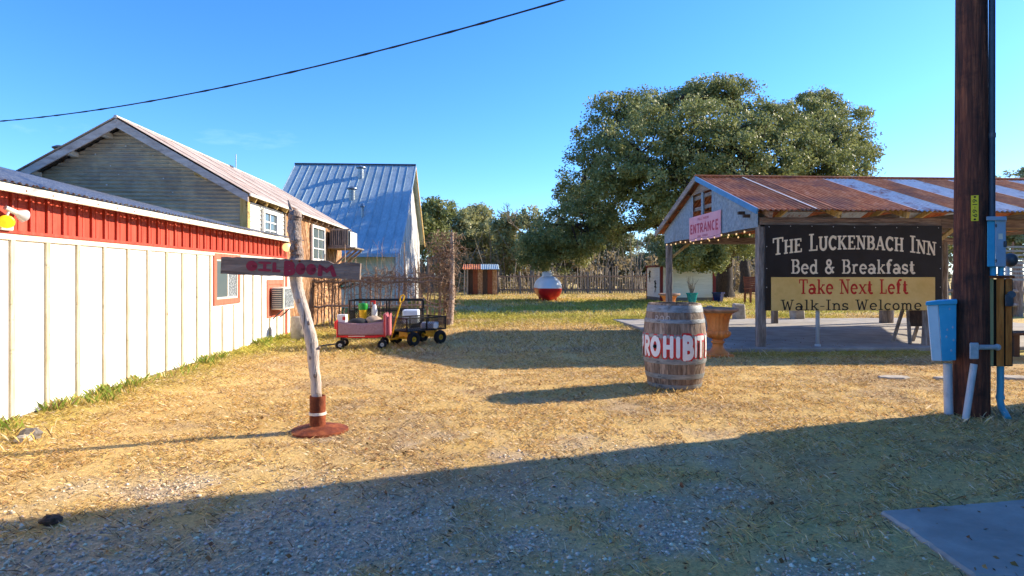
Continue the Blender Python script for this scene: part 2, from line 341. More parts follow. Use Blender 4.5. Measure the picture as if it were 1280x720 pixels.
def piece(name, mesh, parent, loc):
    o = link(name, mesh, parent, Vector(loc) - ORG[parent.name]); ORG[o.name] = Vector(loc); return o
def copy_tree(root, label, loc, rotz=None, scale=None):
    r = root.copy(); COL.objects.link(r); r.location = loc; r['label'] = label; ORG[r.name] = ORG[root.name]
    if rotz is not None: r.rotation_euler = (0, 0, rotz)
    if scale: r.scale = (scale,) * 3
    for ch in list(root.children):
        c = ch.copy(); COL.objects.link(c); c.parent = r
        for g in ch.children:
            d = g.copy(); COL.objects.link(d); d.parent = c
    return r
def jit(a): return random.uniform(-a, a)

# ------------------------------------------------------------------ stroke lettering
def arc(cx, cy, rx, ry, a0, a1, n=12):
    return [(cx + rx * math.cos(R(a0 + (a1 - a0) * i / n)), cy + ry * math.sin(R(a0 + (a1 - a0) * i / n))) for i in range(n + 1)]
def sf(x, y, w=0.17): return ('h', [(x - w, y), (x + w, y)])
B0, T1 = 0.035, 0.965
SLAB = {
 'T': (.74, [('S', [(.37, 0), (.37, 1)]), ('h', [(.02, T1), (.72, T1)]), ('h', [(.045, 1), (.045, .72)]), ('h', [(.695, 1), (.695, .72)]), sf(.37, B0)]),
 'H': (.80, [('S', [(.15, 0), (.15, 1)]), ('S', [(.63, 0), (.63, 1)]), ('h', [(.15, .5), (.63, .5)]), sf(.15, B0), sf(.63, B0), sf(.15, T1), sf(.63, T1)]),
 'E': (.70, [('S', [(.17, 0), (.17, 1)]), ('h', [(0, T1), (.6, T1)]), ('h', [(.17, .52), (.44, .52)]), ('h', [(0, B0), (.64, B0)]), ('h', [(.58, 1), (.58, .76)]), ('h', [(.62, 0), (.62, .26)]), ('h', [(.43, .42), (.43, .62)])]),
 'L': (.66, [('S', [(.2, 0), (.2, 1)]), ('h', [(.02, B0), (.6, B0)]), ('h', [(.58, 0), (.58, .3)]), sf(.2, T1)]),
 'U': (.80, [('S', [(.15, 1), (.15, .34)] + arc(.39, .34, .24, .31, 180, 360)[1:] + [(.63, 1)]), sf(.15, T1), sf(.63, T1)]),
 'C': (.72, [('S', arc(.38, .5, .3, .46, 48, 318, 18)), ('h', [(.62, .72), (.62, 1)])]),
 'K': (.80, [('S', [(.15, 0), (.15, 1)]), ('h', [(.64, T1), (.16, .42)]), ('S', [(.32, .56), (.66, B0)]), sf(.15, B0), sf(.15, T1), sf(.64, B0), sf(.6, T1)]),
 'N': (.84, [('h', [(.15, 0), (.15, 1)]), ('h', [(.68, 0), (.68, 1)]), ('S', [(.15, .97), (.68, .03)]), sf(.15, B0), sf(.12, T1), sf(.68, T1)]),
 'B': (.74, [('S', [(.17, 0), (.17, 1)]), ('h', [(0, T1), (.4, T1)]), ('S', arc(.4, .75, .18, .2, 88, -88)), ('h', [(.17, .53), (.42, .53)]), ('S', arc(.42, .285, .21, .23, 88, -88)), ('h', [(0, B0), (.42, B0)])]),
 'A': (.80, [('h', [(.1, 0), (.38, 1)]), ('S', [(.38, 1), (.68, 0)]), ('h', [(.2, .32), (.58, .32)]), sf(.1, B0, .13), sf(.68, B0, .15)]),
 'I': (.42, [('S', [(.2, 0), (.2, 1)]), sf(.2, B0, .19), sf(.2, T1, .19)]),
 'W': (1.06, [('S', [(.14, 1), (.32, 0)]), ('h', [(.32, 0), (.52, .85)]), ('S', [(.52, .85), (.70, 0)]), ('h', [(.70, 0), (.90, 1)]), sf(.14, T1), sf(.9, T1, .14)]),
 'e': (.64, [('S', arc(.31, .33, .24, .30, 0, 318, 18)), ('h', [(.07, .35), (.55, .35)])]),
 'd': (.68, [('S', arc(.29, .32, .22, .29, 0, 360, 20)), ('S', [(.5, 0), (.5, 1)]), ('h', [(.36, T1), (.5, T1)]), ('h', [(.5, B0), (.66, B0)])]),
 'r': (.56, [('S', [(.17, 0), (.17, .64)]), ('S', arc(.37, .40, .2, .22, 180, 55)), sf(.17, B0), ('h', [(.02, .62), (.17, .62)])]),
 'a': (.66, [('S', arc(.27, .19, .2, .16, 0, 360, 18)), ('S', [(.5, 0), (.5, .42)] + arc(.29, .42, .21, .21, 0, 150)), ('h', [(.5, B0), (.66, B0)])]),
 'k': (.70, [('S', [(.17, 0), (.17, 1)]), ('h', [(.55, .62), (.18, .26)]), ('S', [(.3, .38), (.58, B0)]), sf(.17, B0, .15), ('h', [(.02, T1), (.17, T1)]), sf(.57, B0, .13), sf(.53, .62, .13)]),
 'f': (.50, [('S', [(.2, 0), (.2, .78)] + arc(.37, .78, .17, .18, 180, 50)), ('h', [(.03, .62), (.42, .62)]), sf(.2, B0)]),
 's': (.56, [('S', arc(.27, .475, .18, .15, 35, 270) + arc(.27, .17, .2, .14, 90, -150)), ('h', [(.45, .46), (.45, .64)]), ('h', [(.06, .0), (.06, .18)])]),
 't': (.50, [('S', [(.2, .88), (.2, .16)] + arc(.34, .16, .14, .13, 180, 330)), ('h', [(.03, .62), (.42, .62)])]),
 'x': (.66, [('S', [(.1, .64), (.54, .02)]), ('h', [(.54, .64), (.1, .02)]), sf(.1, B0, .11), sf(.56, B0, .11), sf(.1, .62, .11), sf(.56, .62, .11)]),
 'l': (.40, [('S', [(.2, 0), (.2, 1)]), sf(.2, B0, .18), ('h', [(.04, T1), (.2, T1)])]),
 'n': (.72, [('S', [(.17, 0), (.17, .64)]), ('S', arc(.37, .40, .2, .22, 180, 0) + [(.57, 0)]), sf(.17, B0, .14), sf(.57, B0, .13), ('h', [(.02, .62), (.17, .62)])]),
 'o': (.64, [('S', arc(.31, .32, .23, .29, 0, 360, 20))]),
 'm': (1.0, [('S', [(.15, 0), (.15, .64)]), ('S', arc(.31, .43, .16, .19, 180, 0) + [(.47, 0)]), ('S', arc(.63, .43, .16, .19, 180, 0) + [(.79, 0)]), sf(.15, B0, .12), sf(.47, B0, .1), sf(.80, B0, .12), ('h', [(.02, .62), (.15, .62)])]),
 'c': (.60, [('S', arc(.31, .32, .23, .29, 45, 318, 16)), ('h', [(.5, .46), (.5, .62)])]),
 '&': (.84, [('S', arc(.33, .78, .16, .18, 0, 360, 16)), ('S', arc(.31, .25, .23, .22, 60, 350, 16)), ('S', [(.2, .68), (.70, .04)]), ('h', [(.5, .14), (.66, .42)]), ('h', [(.54, .44), (.76, .44)])]),
 '-': (.44, [('h', [(.05, .36), (.38, .36)])]), ' ': (.42, []),
}
BLOCK = {
 'O': (.80, [('S', arc(.4, .5, .28, .42, 0, 360, 22))]), 'I': (.34, [('S', [(.17, .02), (.17, .98)])]),
 'L': (.62, [('S', [(.14, 1), (.14, .08), (.56, .08)])]), 'P': (.70, [('S', [(.14, 0), (.14, .96)]), ('S', [(.14, .92)] + arc(.38, .7, .2, .22, 90, -90) + [(.14, .48)])]),
 'R': (.74, [('S', [(.14, 0), (.14, .96)]), ('S', [(.14, .92)] + arc(.38, .7, .2, .22, 90, -90) + [(.14, .48)]), ('S', [(.3, .48), (.6, .02)])]),
 'H': (.78, [('S', [(.14, 0), (.14, 1)]), ('S', [(.62, 0), (.62, 1)]), ('S', [(.14, .5), (.62, .5)])]),
 'B': (.74, [('S', [(.14, 0), (.14, 1)]), ('S', [(.14, .93)] + arc(.36, .735, .18, .195, 90, -90) + [(.14, .54)]), ('S', [(.14, .52)] + arc(.38, .295, .23, .225, 90, -90) + [(.14, .07)])]),
 'T': (.70, [('S', [(.35, 0), (.35, .96)]), ('S', [(.02, .92), (.68, .92)])]),
 'M': (1.0, [('S', [(.14, 0), (.16, .96), (.5, .4), (.84, .96), (.88, 0)])]),
 'E': (.64, [('S', [(.56, .93), (.14, .93), (.14, .07), (.58, .07)]), ('S', [(.14, .51), (.48, .51)])]),
 'N': (.80, [('S', [(.14, 0), (.14, .97)]), ('S', [(.14, .97), (.64, .03)]), ('S', [(.64, .03), (.64, 1)])]),
 'A': (.78, [('S', [(.06, 0), (.38, .97), (.7, 0)]), ('S', [(.2, .34), (.56, .34)])]),
 'C': (.70, [('S', arc(.38, .5, .26, .43, 50, 310, 18))]), 'F': (.60, [('S', [(.56, .93), (.14, .93), (.14, 0)]), ('S', [(.14, .5), (.46, .5)])]),
 'U': (.76, [('S', [(.14, 1), (.14, .32)] + arc(.37, .32, .23, .26, 180, 360) + [(.6, 1)])]),
 '!': (.36, [('S', [(.17, .34), (.17, 1)]), ('S', [(.17, .0), (.17, .16)])]), ' ': (.4, []),
 '6': (.6, [('S', arc(.3, .3, .2, .24, 0, 360, 16)), ('S', [(.12, .34), (.2, .7), (.42, .98)])]),
 '1': (.4, [('S', [(.2, 0), (.2, 1)])]), '-': (.4, [('S', [(.05, .5), (.35, .5)])]), '9': (.6, [('S', arc(.3, .7, .2, .24, 0, 360, 16)), ('S', [(.48, .66), (.4, .3), (.18, .02)])]),
}
def layout(text, font, sizes=None):
    out, x = [], 0
    for i, ch in enumerate(text):
        if sizes: sc = sizes[i]
        else: sc = 1
        w, st = font[ch if ch in font else ' ']
        for k, pts in st: out.append((k, [(x + px * sc, py * sc) for px, py in pts]))
        x += w * sc + 0.06
    return out, x - 0.06
def ribbons(mb, strokes, fn, wS, wh, lift0=0.0, dl=0.00025, sub=None, rnd=False):
    """strokes in 2D -> flat ribbons; fn(x, y, lift) gives the 3D point"""
    for idx, (k, pts) in enumerate(strokes):
        w = wS if k == 'S' else wh
        P = [Vector(p) for p in pts]
        if sub:
            Q = [P[0]]
            for a, b in zip(P, P[1:]):
                m = max(1, int((b - a).length / sub))
                for j in range(1, m + 1): Q.append(a.lerp(b, j / m))
            P = Q
        if rnd:
            d0 = (P[0] - P[1]).normalized() * w * .35; d1 = (P[-1] - P[-2]).normalized() * w * .35
            P = [P[0] + d0] + P + [P[-1] + d1]
        n = len(P); vs = []
        lift = lift0 + (idx % 40) * dl
        closed = (P[0] - P[-1]).length < 1e-6
        for i in range(n):
            if closed and i in (0, n - 1): t0, t1 = (P[0] - P[-2]).normalized(), (P[1] - P[0]).normalized()
            else:
                t0 = (P[i] - P[i - 1]).normalized() if i > 0 else (P[1] - P[0]).normalized()
                t1 = (P[i + 1] - P[i]).normalized() if i < n - 1 else t0
            t = (t0 + t1); t = t.normalized() if t.length > 1e-6 else t1
            nn = Vector((-t.y, t.x)); c = max(0.5, t.dot(t1)); ww = w / 2 / c
            if rnd and i in (0, n - 1): ww *= .55
            for sgn in (1, -1):
                q = P[i] + nn * ww * sgn; vs.append(fn(q.x, q.y, lift))
        mb.add(vs, [(2 * i, 2 * i + 1, 2 * i + 3, 2 * i + 2) for i in range(n - 1)])

def letters(parent, mat, text, font, mk, wS, wh, sizes=None, sub=None, name='letter'):
    """every letter its own part; mk(total_width) gives fn(x, y, lift)"""
    _, tot = layout(text, font, sizes); fn = mk(tot); x = 0
    for i, ch in enumerate(text):
        sc = sizes[i] if sizes else 1; w, st = font[ch if ch in font else ' ']
        if st:
            k = MB(); ribbons(k, [(kk, [(x + px * sc, py * sc) for px, py in pts]) for kk, pts in st], fn, wS, wh, sub=sub); build(k, name, mat, parent)
        x += w * sc + .06
# ------------------------------------------------------------------ noise for ground
def vnoise(x, y, sc, seed):
    r = np.random.default_rng(seed).random((256, 256)); x = np.asarray(x) * sc; y = np.asarray(y) * sc
    xi = np.floor(x).astype(int); yi = np.floor(y).astype(int); fx = x - xi; fy = y - yi
    fx = fx * fx * (3 - 2 * fx); fy = fy * fy * (3 - 2 * fy)
    g = lambda a, b: r[a % 256, b % 256]
    return (g(xi, yi) * (1 - fx) + g(xi + 1, yi) * fx) * (1 - fy) + (g(xi, yi + 1) * (1 - fx) + g(xi + 1, yi + 1) * fx) * fy
def fbm(x, y, sc, seed, o=4):
    t = 0; a = .5; s = 0
    for i in range(o): t = t + a * vnoise(x, y, sc * 2 ** i, seed + i); s += a; a *= .55
    return t / s
def sstep(a, b, x): t = np.clip((x - a) / (b - a), 0, 1); return t * t * (3 - 2 * t)
def zones(x, y):
    x = np.asarray(x, float); y = np.asarray(y, float)
    n1 = fbm(x, y, .55, 3); n2 = fbm(x, y, 2.2, 19); n3 = fbm(x, y, .22, 31)
    gravel = .85 * sstep(4.4, 3.0, y - x * .12 + (n1 - .5) * 2.2) * sstep(2.2, .6, x + (n1 - .5) * 2.0) * sstep(-3.4, -2.2, x + (n2 - .5) * 1.5)
    gravel = np.maximum(gravel * sstep(.36, .6, n2 * .6 + n1 * .4), .4 * sstep(.64, .76, n2) * sstep(6.5, 4.5, y) * sstep(-2.5, -1, x) * sstep(2.6, 1.4, x))
    wall = sstep(-2.7, -3.75, x + (n1 - .5) * 1.2) * sstep(13.5, 12.0, y)
    far = sstep(13.2, 16.5, y - x * .05 + (n3 - .5) * 6) * sstep(.30, .58, n1 * .5 + n3 * .5)
    slab = sstep(8.5, 9.0, y + (n2 - .5) * .5) * sstep(9.7, 9.3, y) * sstep(3.2, 4.2, x)
    cart = sstep(-.6, -1.6, x) * sstep(8.9, 10.0, y + (n1 - .5) * 1.0) * .8
    green = np.clip(wall * (.25 + n2 * .7) + far * 1.0 + slab * .7 + cart * (.3 + n2 * .6), 0, 1)
    green = np.where(y > 30, green * .5, green)
    bare = sstep(.48, .70, n2 * .5 + fbm(x, y, 1.1, 47) * .5)
    return green, gravel, bare, n1, n2
def gcol(x, y, rnd=None):
    g, v, b, n1, n2 = zones(x, y)
    L = lambda c: np.array(lin(c)[:3])
    straw = L('#dcbd7e')[None] * (1 - n1[:, None]) + L('#bd9956')[None] * n1[:, None]
    dirt = L('#a08668'); grn = L('#8b8c3c'); gr2 = L('#cbb85c'); grav = L('#c4b298')
    c = straw * (1 - .6 * b[:, None]) + dirt * (.6 * b[:, None])
    gg = grn * (1 - n2[:, None] * .8) + gr2 * n2[:, None] * .8
    c = c * (1 - g[:, None]) + gg * g[:, None]
    c = c * (1 - v[:, None]) + grav * v[:, None]
    return c, g, v, b
def gheight(x, y):
    x = np.asarray(x, float); y = np.asarray(y, float)
    near = sstep(40, 12, np.hypot(x, y))
    h = (fbm(x, y, .5, 5) - .5) * .05 + (fbm(x, y, 3.0, 9, 3) - .5) * .018
    return h * near - .004

def attr_mat(name, rough=.9, noise=0.35, scale=60, bump=.5, transl=0.0, hue=0.0):
    m = bpy.data.materials.new(name); m.use_nodes = True; n, l = m.node_tree.nodes, m.node_tree.links
    b = n['Principled BSDF']; a = n.new('ShaderNodeAttribute'); a.attribute_name = 'col'
    b.inputs['Roughness'].default_value = rough; b.inputs['Specular IOR Level'].default_value = .15
    tc = n.new('ShaderNodeTexCoord'); nz = n.new('ShaderNodeTexNoise'); nz.inputs['Scale'].default_value = scale; nz.inputs['Detail'].default_value = 8; nz.inputs['Roughness'].default_value = .75
    l.new(tc.outputs['Object'], nz.inputs['Vector'])
    hs = n.new('ShaderNodeHueSaturation'); mr = n.new('ShaderNodeMapRange'); mr.inputs['From Min'].default_value = .36; mr.inputs['From Max'].default_value = .64
    mr.inputs['To Min'].default_value = 1 - noise; mr.inputs['To Max'].default_value = 1 + noise
    n2 = n.new('ShaderNodeTexNoise'); n2.inputs['Scale'].default_value = scale * 3.3; n2.inputs['Detail'].default_value = 6; n2.inputs['Roughness'].default_value = .8
    l.new(tc.outputs['Object'], n2.inputs['Vector']); mm = n.new('ShaderNodeMath'); mm.operation = 'MULTIPLY_ADD'; mm.inputs[1].default_value = .55; m3 = n.new('ShaderNodeMath'); m3.operation = 'MULTIPLY'; m3.inputs[1].default_value = .45
    l.new(n2.outputs['Fac'], m3.inputs[0]); l.new(nz.outputs['Fac'], mm.inputs[0]); l.new(m3.outputs[0], mm.inputs[2])
    l.new(mm.outputs[0], mr.inputs['Value']); l.new(mr.outputs[0], hs.inputs['Value']); l.new(a.outputs['Color'], hs.inputs['Color'])
    l.new(hs.outputs[0], b.inputs['Base Color'])
    if bump:
        bp = n.new('ShaderNodeBump'); bp.inputs['Strength'].default_value = bump; bp.inputs['Distance'].default_value = .02
        l.new(nz.outputs['Fac'], bp.inputs['Height']); l.new(bp.outputs[0], b.inputs['Normal'])
    if transl:
        tr = n.new('ShaderNodeBsdfTranslucent'); mx = n.new('ShaderNodeMixShader'); mx.inputs[0].default_value = transl
        l.new(hs.outputs[0], tr.inputs['Color']); l.new(b.outputs[0], mx.inputs[1]); l.new(tr.outputs[0], mx.inputs[2]); l.new(mx.outputs[0], n['Material Output'].inputs['Surface'])
    return m
def np_mesh(name, V, Fc, nper, mat, col=None, smooth=False):
    me = bpy.data.meshes.new(name); nv, nf = len(V), len(Fc)
    me.vertices.add(nv); me.vertices.foreach_set('co', np.ascontiguousarray(V, dtype=np.float32).ravel())
    me.loops.add(nf * nper); me.loops.foreach_set('vertex_index', np.ascontiguousarray(Fc, dtype=np.int32).ravel())
    me.polygons.add(nf); me.polygons.foreach_set('loop_start', np.arange(0, nf * nper, nper, dtype=np.int32))
    try: me.polygons.foreach_set('loop_total', np.full(nf, nper, dtype=np.int32))
    except Exception: pass
    if smooth: me.polygons.foreach_set('use_smooth', np.ones(nf, dtype=bool))
    me.materials.append(mat); me.update(calc_edges=True)
    if col is not None:
        a = me.attributes.new('col', 'FLOAT_COLOR', 'POINT')
        c = np.ones((nv, 4), dtype=np.float32); c[:, :3] = col; a.data.foreach_set('color', c.ravel())
    return me
def struct(o, kind='structure'): o['kind'] = kind; return o

# ------------------------------------------------------------------ ground
def axis(lo, hi, step, far, n):
    a = np.arange(lo, hi + 1e-6, step); g = np.geomspace(step * 1.5, far, n)
    return np.concatenate([(lo - g)[::-1], a, hi + g])
ax = axis(-5, 8, .06, 600, 50); ay = axis(1.2, 14, .06, 900, 70)
GX, GY = np.meshgrid(ax, ay); gx, gy = GX.ravel(), GY.ravel()
gc, *_ = gcol(gx, gy)
V = np.stack([gx, gy, gheight(gx, gy)], 1); nx, ny = len(ax), len(ay)
ii = (np.arange(ny - 1)[:, None] * nx + np.arange(nx - 1)[None]).ravel()
Fq = np.stack([ii, ii + 1, ii + nx + 1, ii + nx], 1)
ground = link('ground', np_mesh('ground', V, Fq, 4, attr_mat('dry_lawn', noise=.55, scale=34, bump=1.0), gc, True)); struct(ground)

PAD = [gp(1100, 642), gp(1262, 629), (7.0, 3.9, 0), (6.2, 1.0, 0), gp(1215, 722)]
def in_pad(x, y):
    c = np.zeros(len(x), bool)
    for i in range(len(PAD)):
        x1, y1, x2, y2 = PAD[i][0], PAD[i][1], PAD[i - 1][0], PAD[i - 1][1]
        c ^= ((y1 > y) != (y2 > y)) & (x < (x2 - x1) * (y - y1) / (y2 - y1 + 1e-12) + x1)
    return c
def blades(name, n, xr, yr, hmin, hmax, wid, seed, dens=None, lean=1.0, label='', colf=None, cat='grass'):
    r = np.random.default_rng(seed)
    x = r.uniform(*xr, n); y = r.uniform(*yr, n)
    keep = r.random(n) < dens(x, y, r) if dens is not None else np.ones(n, bool)
    # inside the view with a margin, and not under the buildings
    dep = x * ST + y * CT; lat = x * CT - y * ST
    keep &= (np.abs(lat) < dep * .95 + 1.0) & (x > -3.82) & ~((x > 3.55) & (y > 9.33) & (y < 16.05)) & ~in_pad(x, y)
    x, y = x[keep], y[keep]; n = len(x)
    c, g, v, b = gcol(x, y)
    z = gheight(x, y) - .004
    h = r.uniform(hmin, hmax, n) * (1 + .5 * g); an = r.uniform(0, 2 * np.pi, n); le = r.uniform(.35, 1.7, n) * lean
    a2 = an + np.pi / 2 + r.normal(0, .5, n); w = wid * r.uniform(.6, 1.5, n)
    dx, dy = np.cos(an) * w, np.sin(an) * w; lx, ly = np.cos(a2) * h * le, np.sin(a2) * h * le
    V = np.empty((n, 4, 3)); V[:, 0] = np.stack([x - dx, y - dy, z], 1); V[:, 1] = np.stack([x + dx, y + dy, z], 1)
    V[:, 2] = np.stack([x + dx * .6 + lx * .45, y + dy * .6 + ly * .45, z + h * .65], 1)
    V[:, 3] = np.stack([x + lx, y + ly, z + h], 1)
    fc = np.arange(n)[:, None] * 4 + np.array([[0, 1, 2, 3]])
    col = c * r.uniform(.7, 1.45, (n, 1)) * (1 + r.normal(0, .05, (n, 3)))
    pale = r.random(n) < .25 * (1 - g); col[pale] = np.array(lin('#e6d2ae')[:3]) * r.uniform(.8, 1.15, (pale.sum(), 1))
    brown = r.random(n) < .16 * (1 - g); col[brown] = np.array(lin('#8a6c4c')[:3]) * r.uniform(.6, 1.1, (brown.sum(), 1))
    if colf is not None: col = colf(col, r)
    o = link(name, np_mesh(name, V.reshape(-1, 3), fc, 4, M_blade, np.repeat(np.clip(col, .01, .9), 4, 0)))
    o['kind'] = 'stuff'; o['label'] = label; o['category'] = cat; return o
M_blade = attr_mat('grass_blade', .8, .1, 20, 0, .3)
def dn(x, y, r):
    g, v, b, n1, n2 = zones(x, y); cl = fbm(x, y, 5, 77, 3)
    return np.clip((1 - .85 * v) * (1 - .55 * b) * sstep(.3, .62, cl + .1 * g) * 1.1 + .12 * (1 - v), 0.05, 1)
blades('dry_grass', 470000, (-5, 7), (2.0, 9.6), .006, .030, .0016, 21, dn, 1.6, 'short straw-coloured dead grass covering the yard in front of the barrel')
blades('dry_grass', 150000, (-5, 12), (9.4, 18), .02, .06, .004, 22, dn, 1.0, 'dry and green grass around the carts and along the pavilion slab')
blades('lawn_grass', 110000, (-14, 20), (17, 42), .03, .09, .010, 23, dn, .8, 'yellow-green lawn beyond the slab around the propane tank')
def dwall(x, y, r):
    cl = fbm(x, y, 3.2, 91, 3); return .8 * sstep(.56, .76, cl) * sstep(-3.4, -3.8, x)
blades('wall_weeds', 30000, (-3.82, -3.0), (4.4, 13.5), .03, .10, .003, 24, dwall, .6, 'green weeds growing along the foot of the white wall',
       lambda c, r: np.where(r.random((len(c), 1)) < .6, np.array(lin('#7c8f3a')[:3]) * r.uniform(.6, 1.5, (len(c), 1)), c), 'weeds')
def dtuft(x, y, r):
    t = 0
    for (qx, qy, s) in TUFTS: t = np.maximum(t, np.exp(-((x - qx) ** 2 + (y - qy) ** 2) / s ** 2))
    return t * .9
TUFTS = [(*gp(1215, 523)[:2], .35), (*gp(1180, 520)[:2], .2), (*gp(845, 488)[:2], .42), (*gp(30, 552)[:2], .22), (*gp(1260, 522)[:2], .3), (*gp(560, 408)[:2], .5), (*gp(905, 450)[:2], .35), (*gp(960, 444)[:2], .3)]
blades('grass_tufts', 50000, (-4, 8), (4, 16), .03, .085, .0018, 25, dtuft, .7, 'longer dry grass tufts round the pole, barrel and posts')

def pebbles(name, n, seed):
    r = np.random.default_rng(seed); x = r.uniform(-3.6, 3.4, n); y = r.uniform(1.9, 6.2, n)
    g, v, b, n1, n2 = zones(x, y); k = r.random(n) < np.clip(v * 1.1, .015, 1) * sstep(5.6, 2.6, y + .6); x, y, = x[k], y[k]; n = len(x)
    s = r.gamma(3, .0016, n) + .002; base = np.array([(1, 0, 0), (-1, 0, 0), (0, 1, 0), (0, -1, 0), (0, 0, .7), (0, 0, -.7)], float)
    V = base[None] * s[:, None, None] * r.uniform(.6, 1.3, (n, 6, 3)); a = r.uniform(0, 6.28, n); ca, sa = np.cos(a), np.sin(a)
    X = V[:, :, 0] * ca[:, None] - V[:, :, 1] * sa[:, None]; Y = V[:, :, 0] * sa[:, None] + V[:, :, 1] * ca[:, None]
    P = np.stack([X + x[:, None], Y + y[:, None], V[:, :, 2] + (gheight(x, y) + s * .25)[:, None]], 2)
    f = np.array([(0, 2, 4), (2, 1, 4), (1, 3, 4), (3, 0, 4), (2, 0, 5), (1, 2, 5), (3, 1, 5), (0, 3, 5)])
    fc = (np.arange(n)[:, None, None] * 6 + f[None]).reshape(-1, 3)
    col = np.array(lin('#c9baa4')[:3])[None] * r.uniform(.5, 1.6, (n, 1)) * (1 + r.normal(0, .05, (n, 3)))
    o = link(name, np_mesh(name, P.reshape(-1, 3), fc, 3, attr_mat('pebble', .85, .15, 90, .2), np.repeat(np.clip(col, .02, .8), 6, 0)))
    o['kind'] = 'stuff'; o['label'] = 'loose grey limestone gravel scattered in the shaded foreground'; o['category'] = 'gravel'
pebbles('gravel', 110000, 5)

def litter(name, n, seed):
    r = np.random.default_rng(seed); x = r.uniform(-3.7, 6.5, n); y = 1.9 + r.random(n) ** 1.6 * 9; k = (fbm(x, y, .9, 63) > .42) | (r.random(n) < .3); x, y = x[k], y[k]; n = len(x)
    a = r.uniform(0, 6.28, n); s_ = r.uniform(.006, .015, n); z = gheight(x, y) + r.uniform(.004, .016, n); z = np.where(in_pad(x, y), .022, z); z = np.where((x > 3.6) & (y > 9.38), .058, z)
    u = np.stack([np.cos(a) * s_, np.sin(a) * s_, r.normal(0, .3, n) * s_], 1); w = np.stack([-np.sin(a) * s_ * .5, np.cos(a) * s_ * .5, r.normal(0, .5, n) * s_], 1); p = np.stack([x, y, z], 1)
    V = np.stack([p - u, p + w, p + u, p - w], 1).reshape(-1, 3); fc = np.arange(4 * n).reshape(-1, 4)
    c = np.array(lin('#8a6844')[:3])[None] * r.uniform(.5, 1.9, (n, 1)) * (1 + r.normal(0, .08, (n, 3)))
    o = link(name, np_mesh(name, V, fc, 4, M_blade, np.repeat(np.clip(c, .01, .7), 4, 0))); o['kind'] = 'stuff'; o['label'] = 'small fallen brown oak leaves scattered over the yard'; o['category'] = 'leaf litter'
litter('leaf_litter', 4200, 33)
# concrete slabs
def slab(name, x0, x1, y0, y1, z, mat=M_concrete):
    mb = MB(); n = 24
    mb.bb((x0, y0, -.15), (x1, y1, z)); return struct(single(mb, name, mat, None, None, ((x0 + x1) / 2, (y0 + y1) / 2, 0), bev=.012))
slab('pavilion_pavement', 3.6, 13.2, 9.38, 16.0, .055)
pd_dummy = [gp(1100, 642), gp(1262, 629), (7.0, 3.9, 0), (6.2, 1.0, 0), gp(1215, 722)]
pd = pd_dummy
rim_ = []; rr_ = random.Random(4)
for i in range(len(pd)):
    a_, b_ = Vector((pd[i][0], pd[i][1], 0)), Vector((pd[(i + 1) % len(pd)][0], pd[(i + 1) % len(pd)][1], 0)); nn_ = max(2, int((b_ - a_).length / .035))
    rim_ += [a_.lerp(b_, j / nn_) + Vector((rr_.gauss(0, .0035), rr_.gauss(0, .0035), -.1)) for j in range(nn_)]
mb = MB(); mb.prism(rim_, (0, 0, .118)); struct(single(mb, 'pavement', M_concrete, None, None, (3.5, 2.8, 0), bev=.012))
for i, (px, py, sx, sy) in enumerate([(1117, 472, .42, .22), (1190, 473, .42, .22), (1268, 472, .4, .24)]):
    p = gp(px, py); mb = MB()
    mb.prism([(p.x + sx * .5 * math.cos(a) * (1 + jit(.12)), p.y + sy * .5 * math.sin(a) * (1 + jit(.12)), -.03) for a in [R(15 + 45 * k) for k in range(8)]], (0, 0, .045))
    single(mb, 'stepping_stone', M_stone, ['flat pale stepping stone in dry grass, leftmost of three', 'flat pale stepping stone beside the blue pedestal post', 'flat pale stepping stone right of the utility pole'][i], 'stepping stone', p, bev=.008, group='stepping stones near the pole')

# ------------------------------------------------------------------ corrugated helpers
def corr_sheet(mb, o, u, v, n, nu, nv, pitch, amp, ufun=None, thick=0):
    """sheet spanned by u (across the corrugation) and v (along it) from o, wave along normal n; nu samples per wave"""
    o, u, v, n = Vector(o), Vector(u), Vector(v), Vector(n); L = u.length; k = max(2, int(L / pitch * nu))
    def fn(a, b):
        return o + u * a + v * b + n * (amp * math.sin(2 * math.pi * a * L / pitch))
    mb.grid(fn, k, nv)
def clip_poly(poly, a, b, c):
    """keep the side a*x+b*y<=c"""
    out = []
    for i in range(len(poly)):
        p, q = poly[i], poly[(i + 1) % len(poly)]; dp, dq = a * p[0] + b * p[1] - c, a * q[0] + b * q[1] - c
        if dp <= 0: out.append(p)
        if dp * dq < 0:
            t = dp / (dp - dq); out.append((p[0] + (q[0] - p[0]) * t, p[1] + (q[1] - p[1]) * t))
    return out

# ------------------------------------------------------------------ white and red shed on the left
XW = -3.84; SY0, SY1 = 0.8, 12.45
shed = thing('metal_shed', 'long low shed with white batten walls under a red metal band', 'shed', (-5.5, 6.5, 0))
ZB = 1.547                                     # top of the white boards
mb = MB(); mb.bb((-8.7, SY0 + .02, -.1), (XW - .03, 10.74, 1.86)); mb.bb((-3.96, 10.745, -.1), (XW - .03, SY1 - .02, 1.86))
build(mb, 'wall', M_white, shed)
pan = MB(); pan.bb((-.02, .004, .0), (.0, .4105, ZB - .05)); panm = pan.mesh('panel', M_white)
bat = MB(); bat.bb((0, -.024, 0), (.02, .024, ZB - .052)); batm = bat.mesh('batten', M_batten)
batS = MB(); batS.bb((0, -.024, 0), (.02, .024, .72)); batSm = batS.mesh('batten', M_batten)
batT = MB(); batT.bb((0, -.024, 0), (.02, .024, .4)); batTm = batT.mesh('batten', M_batten)
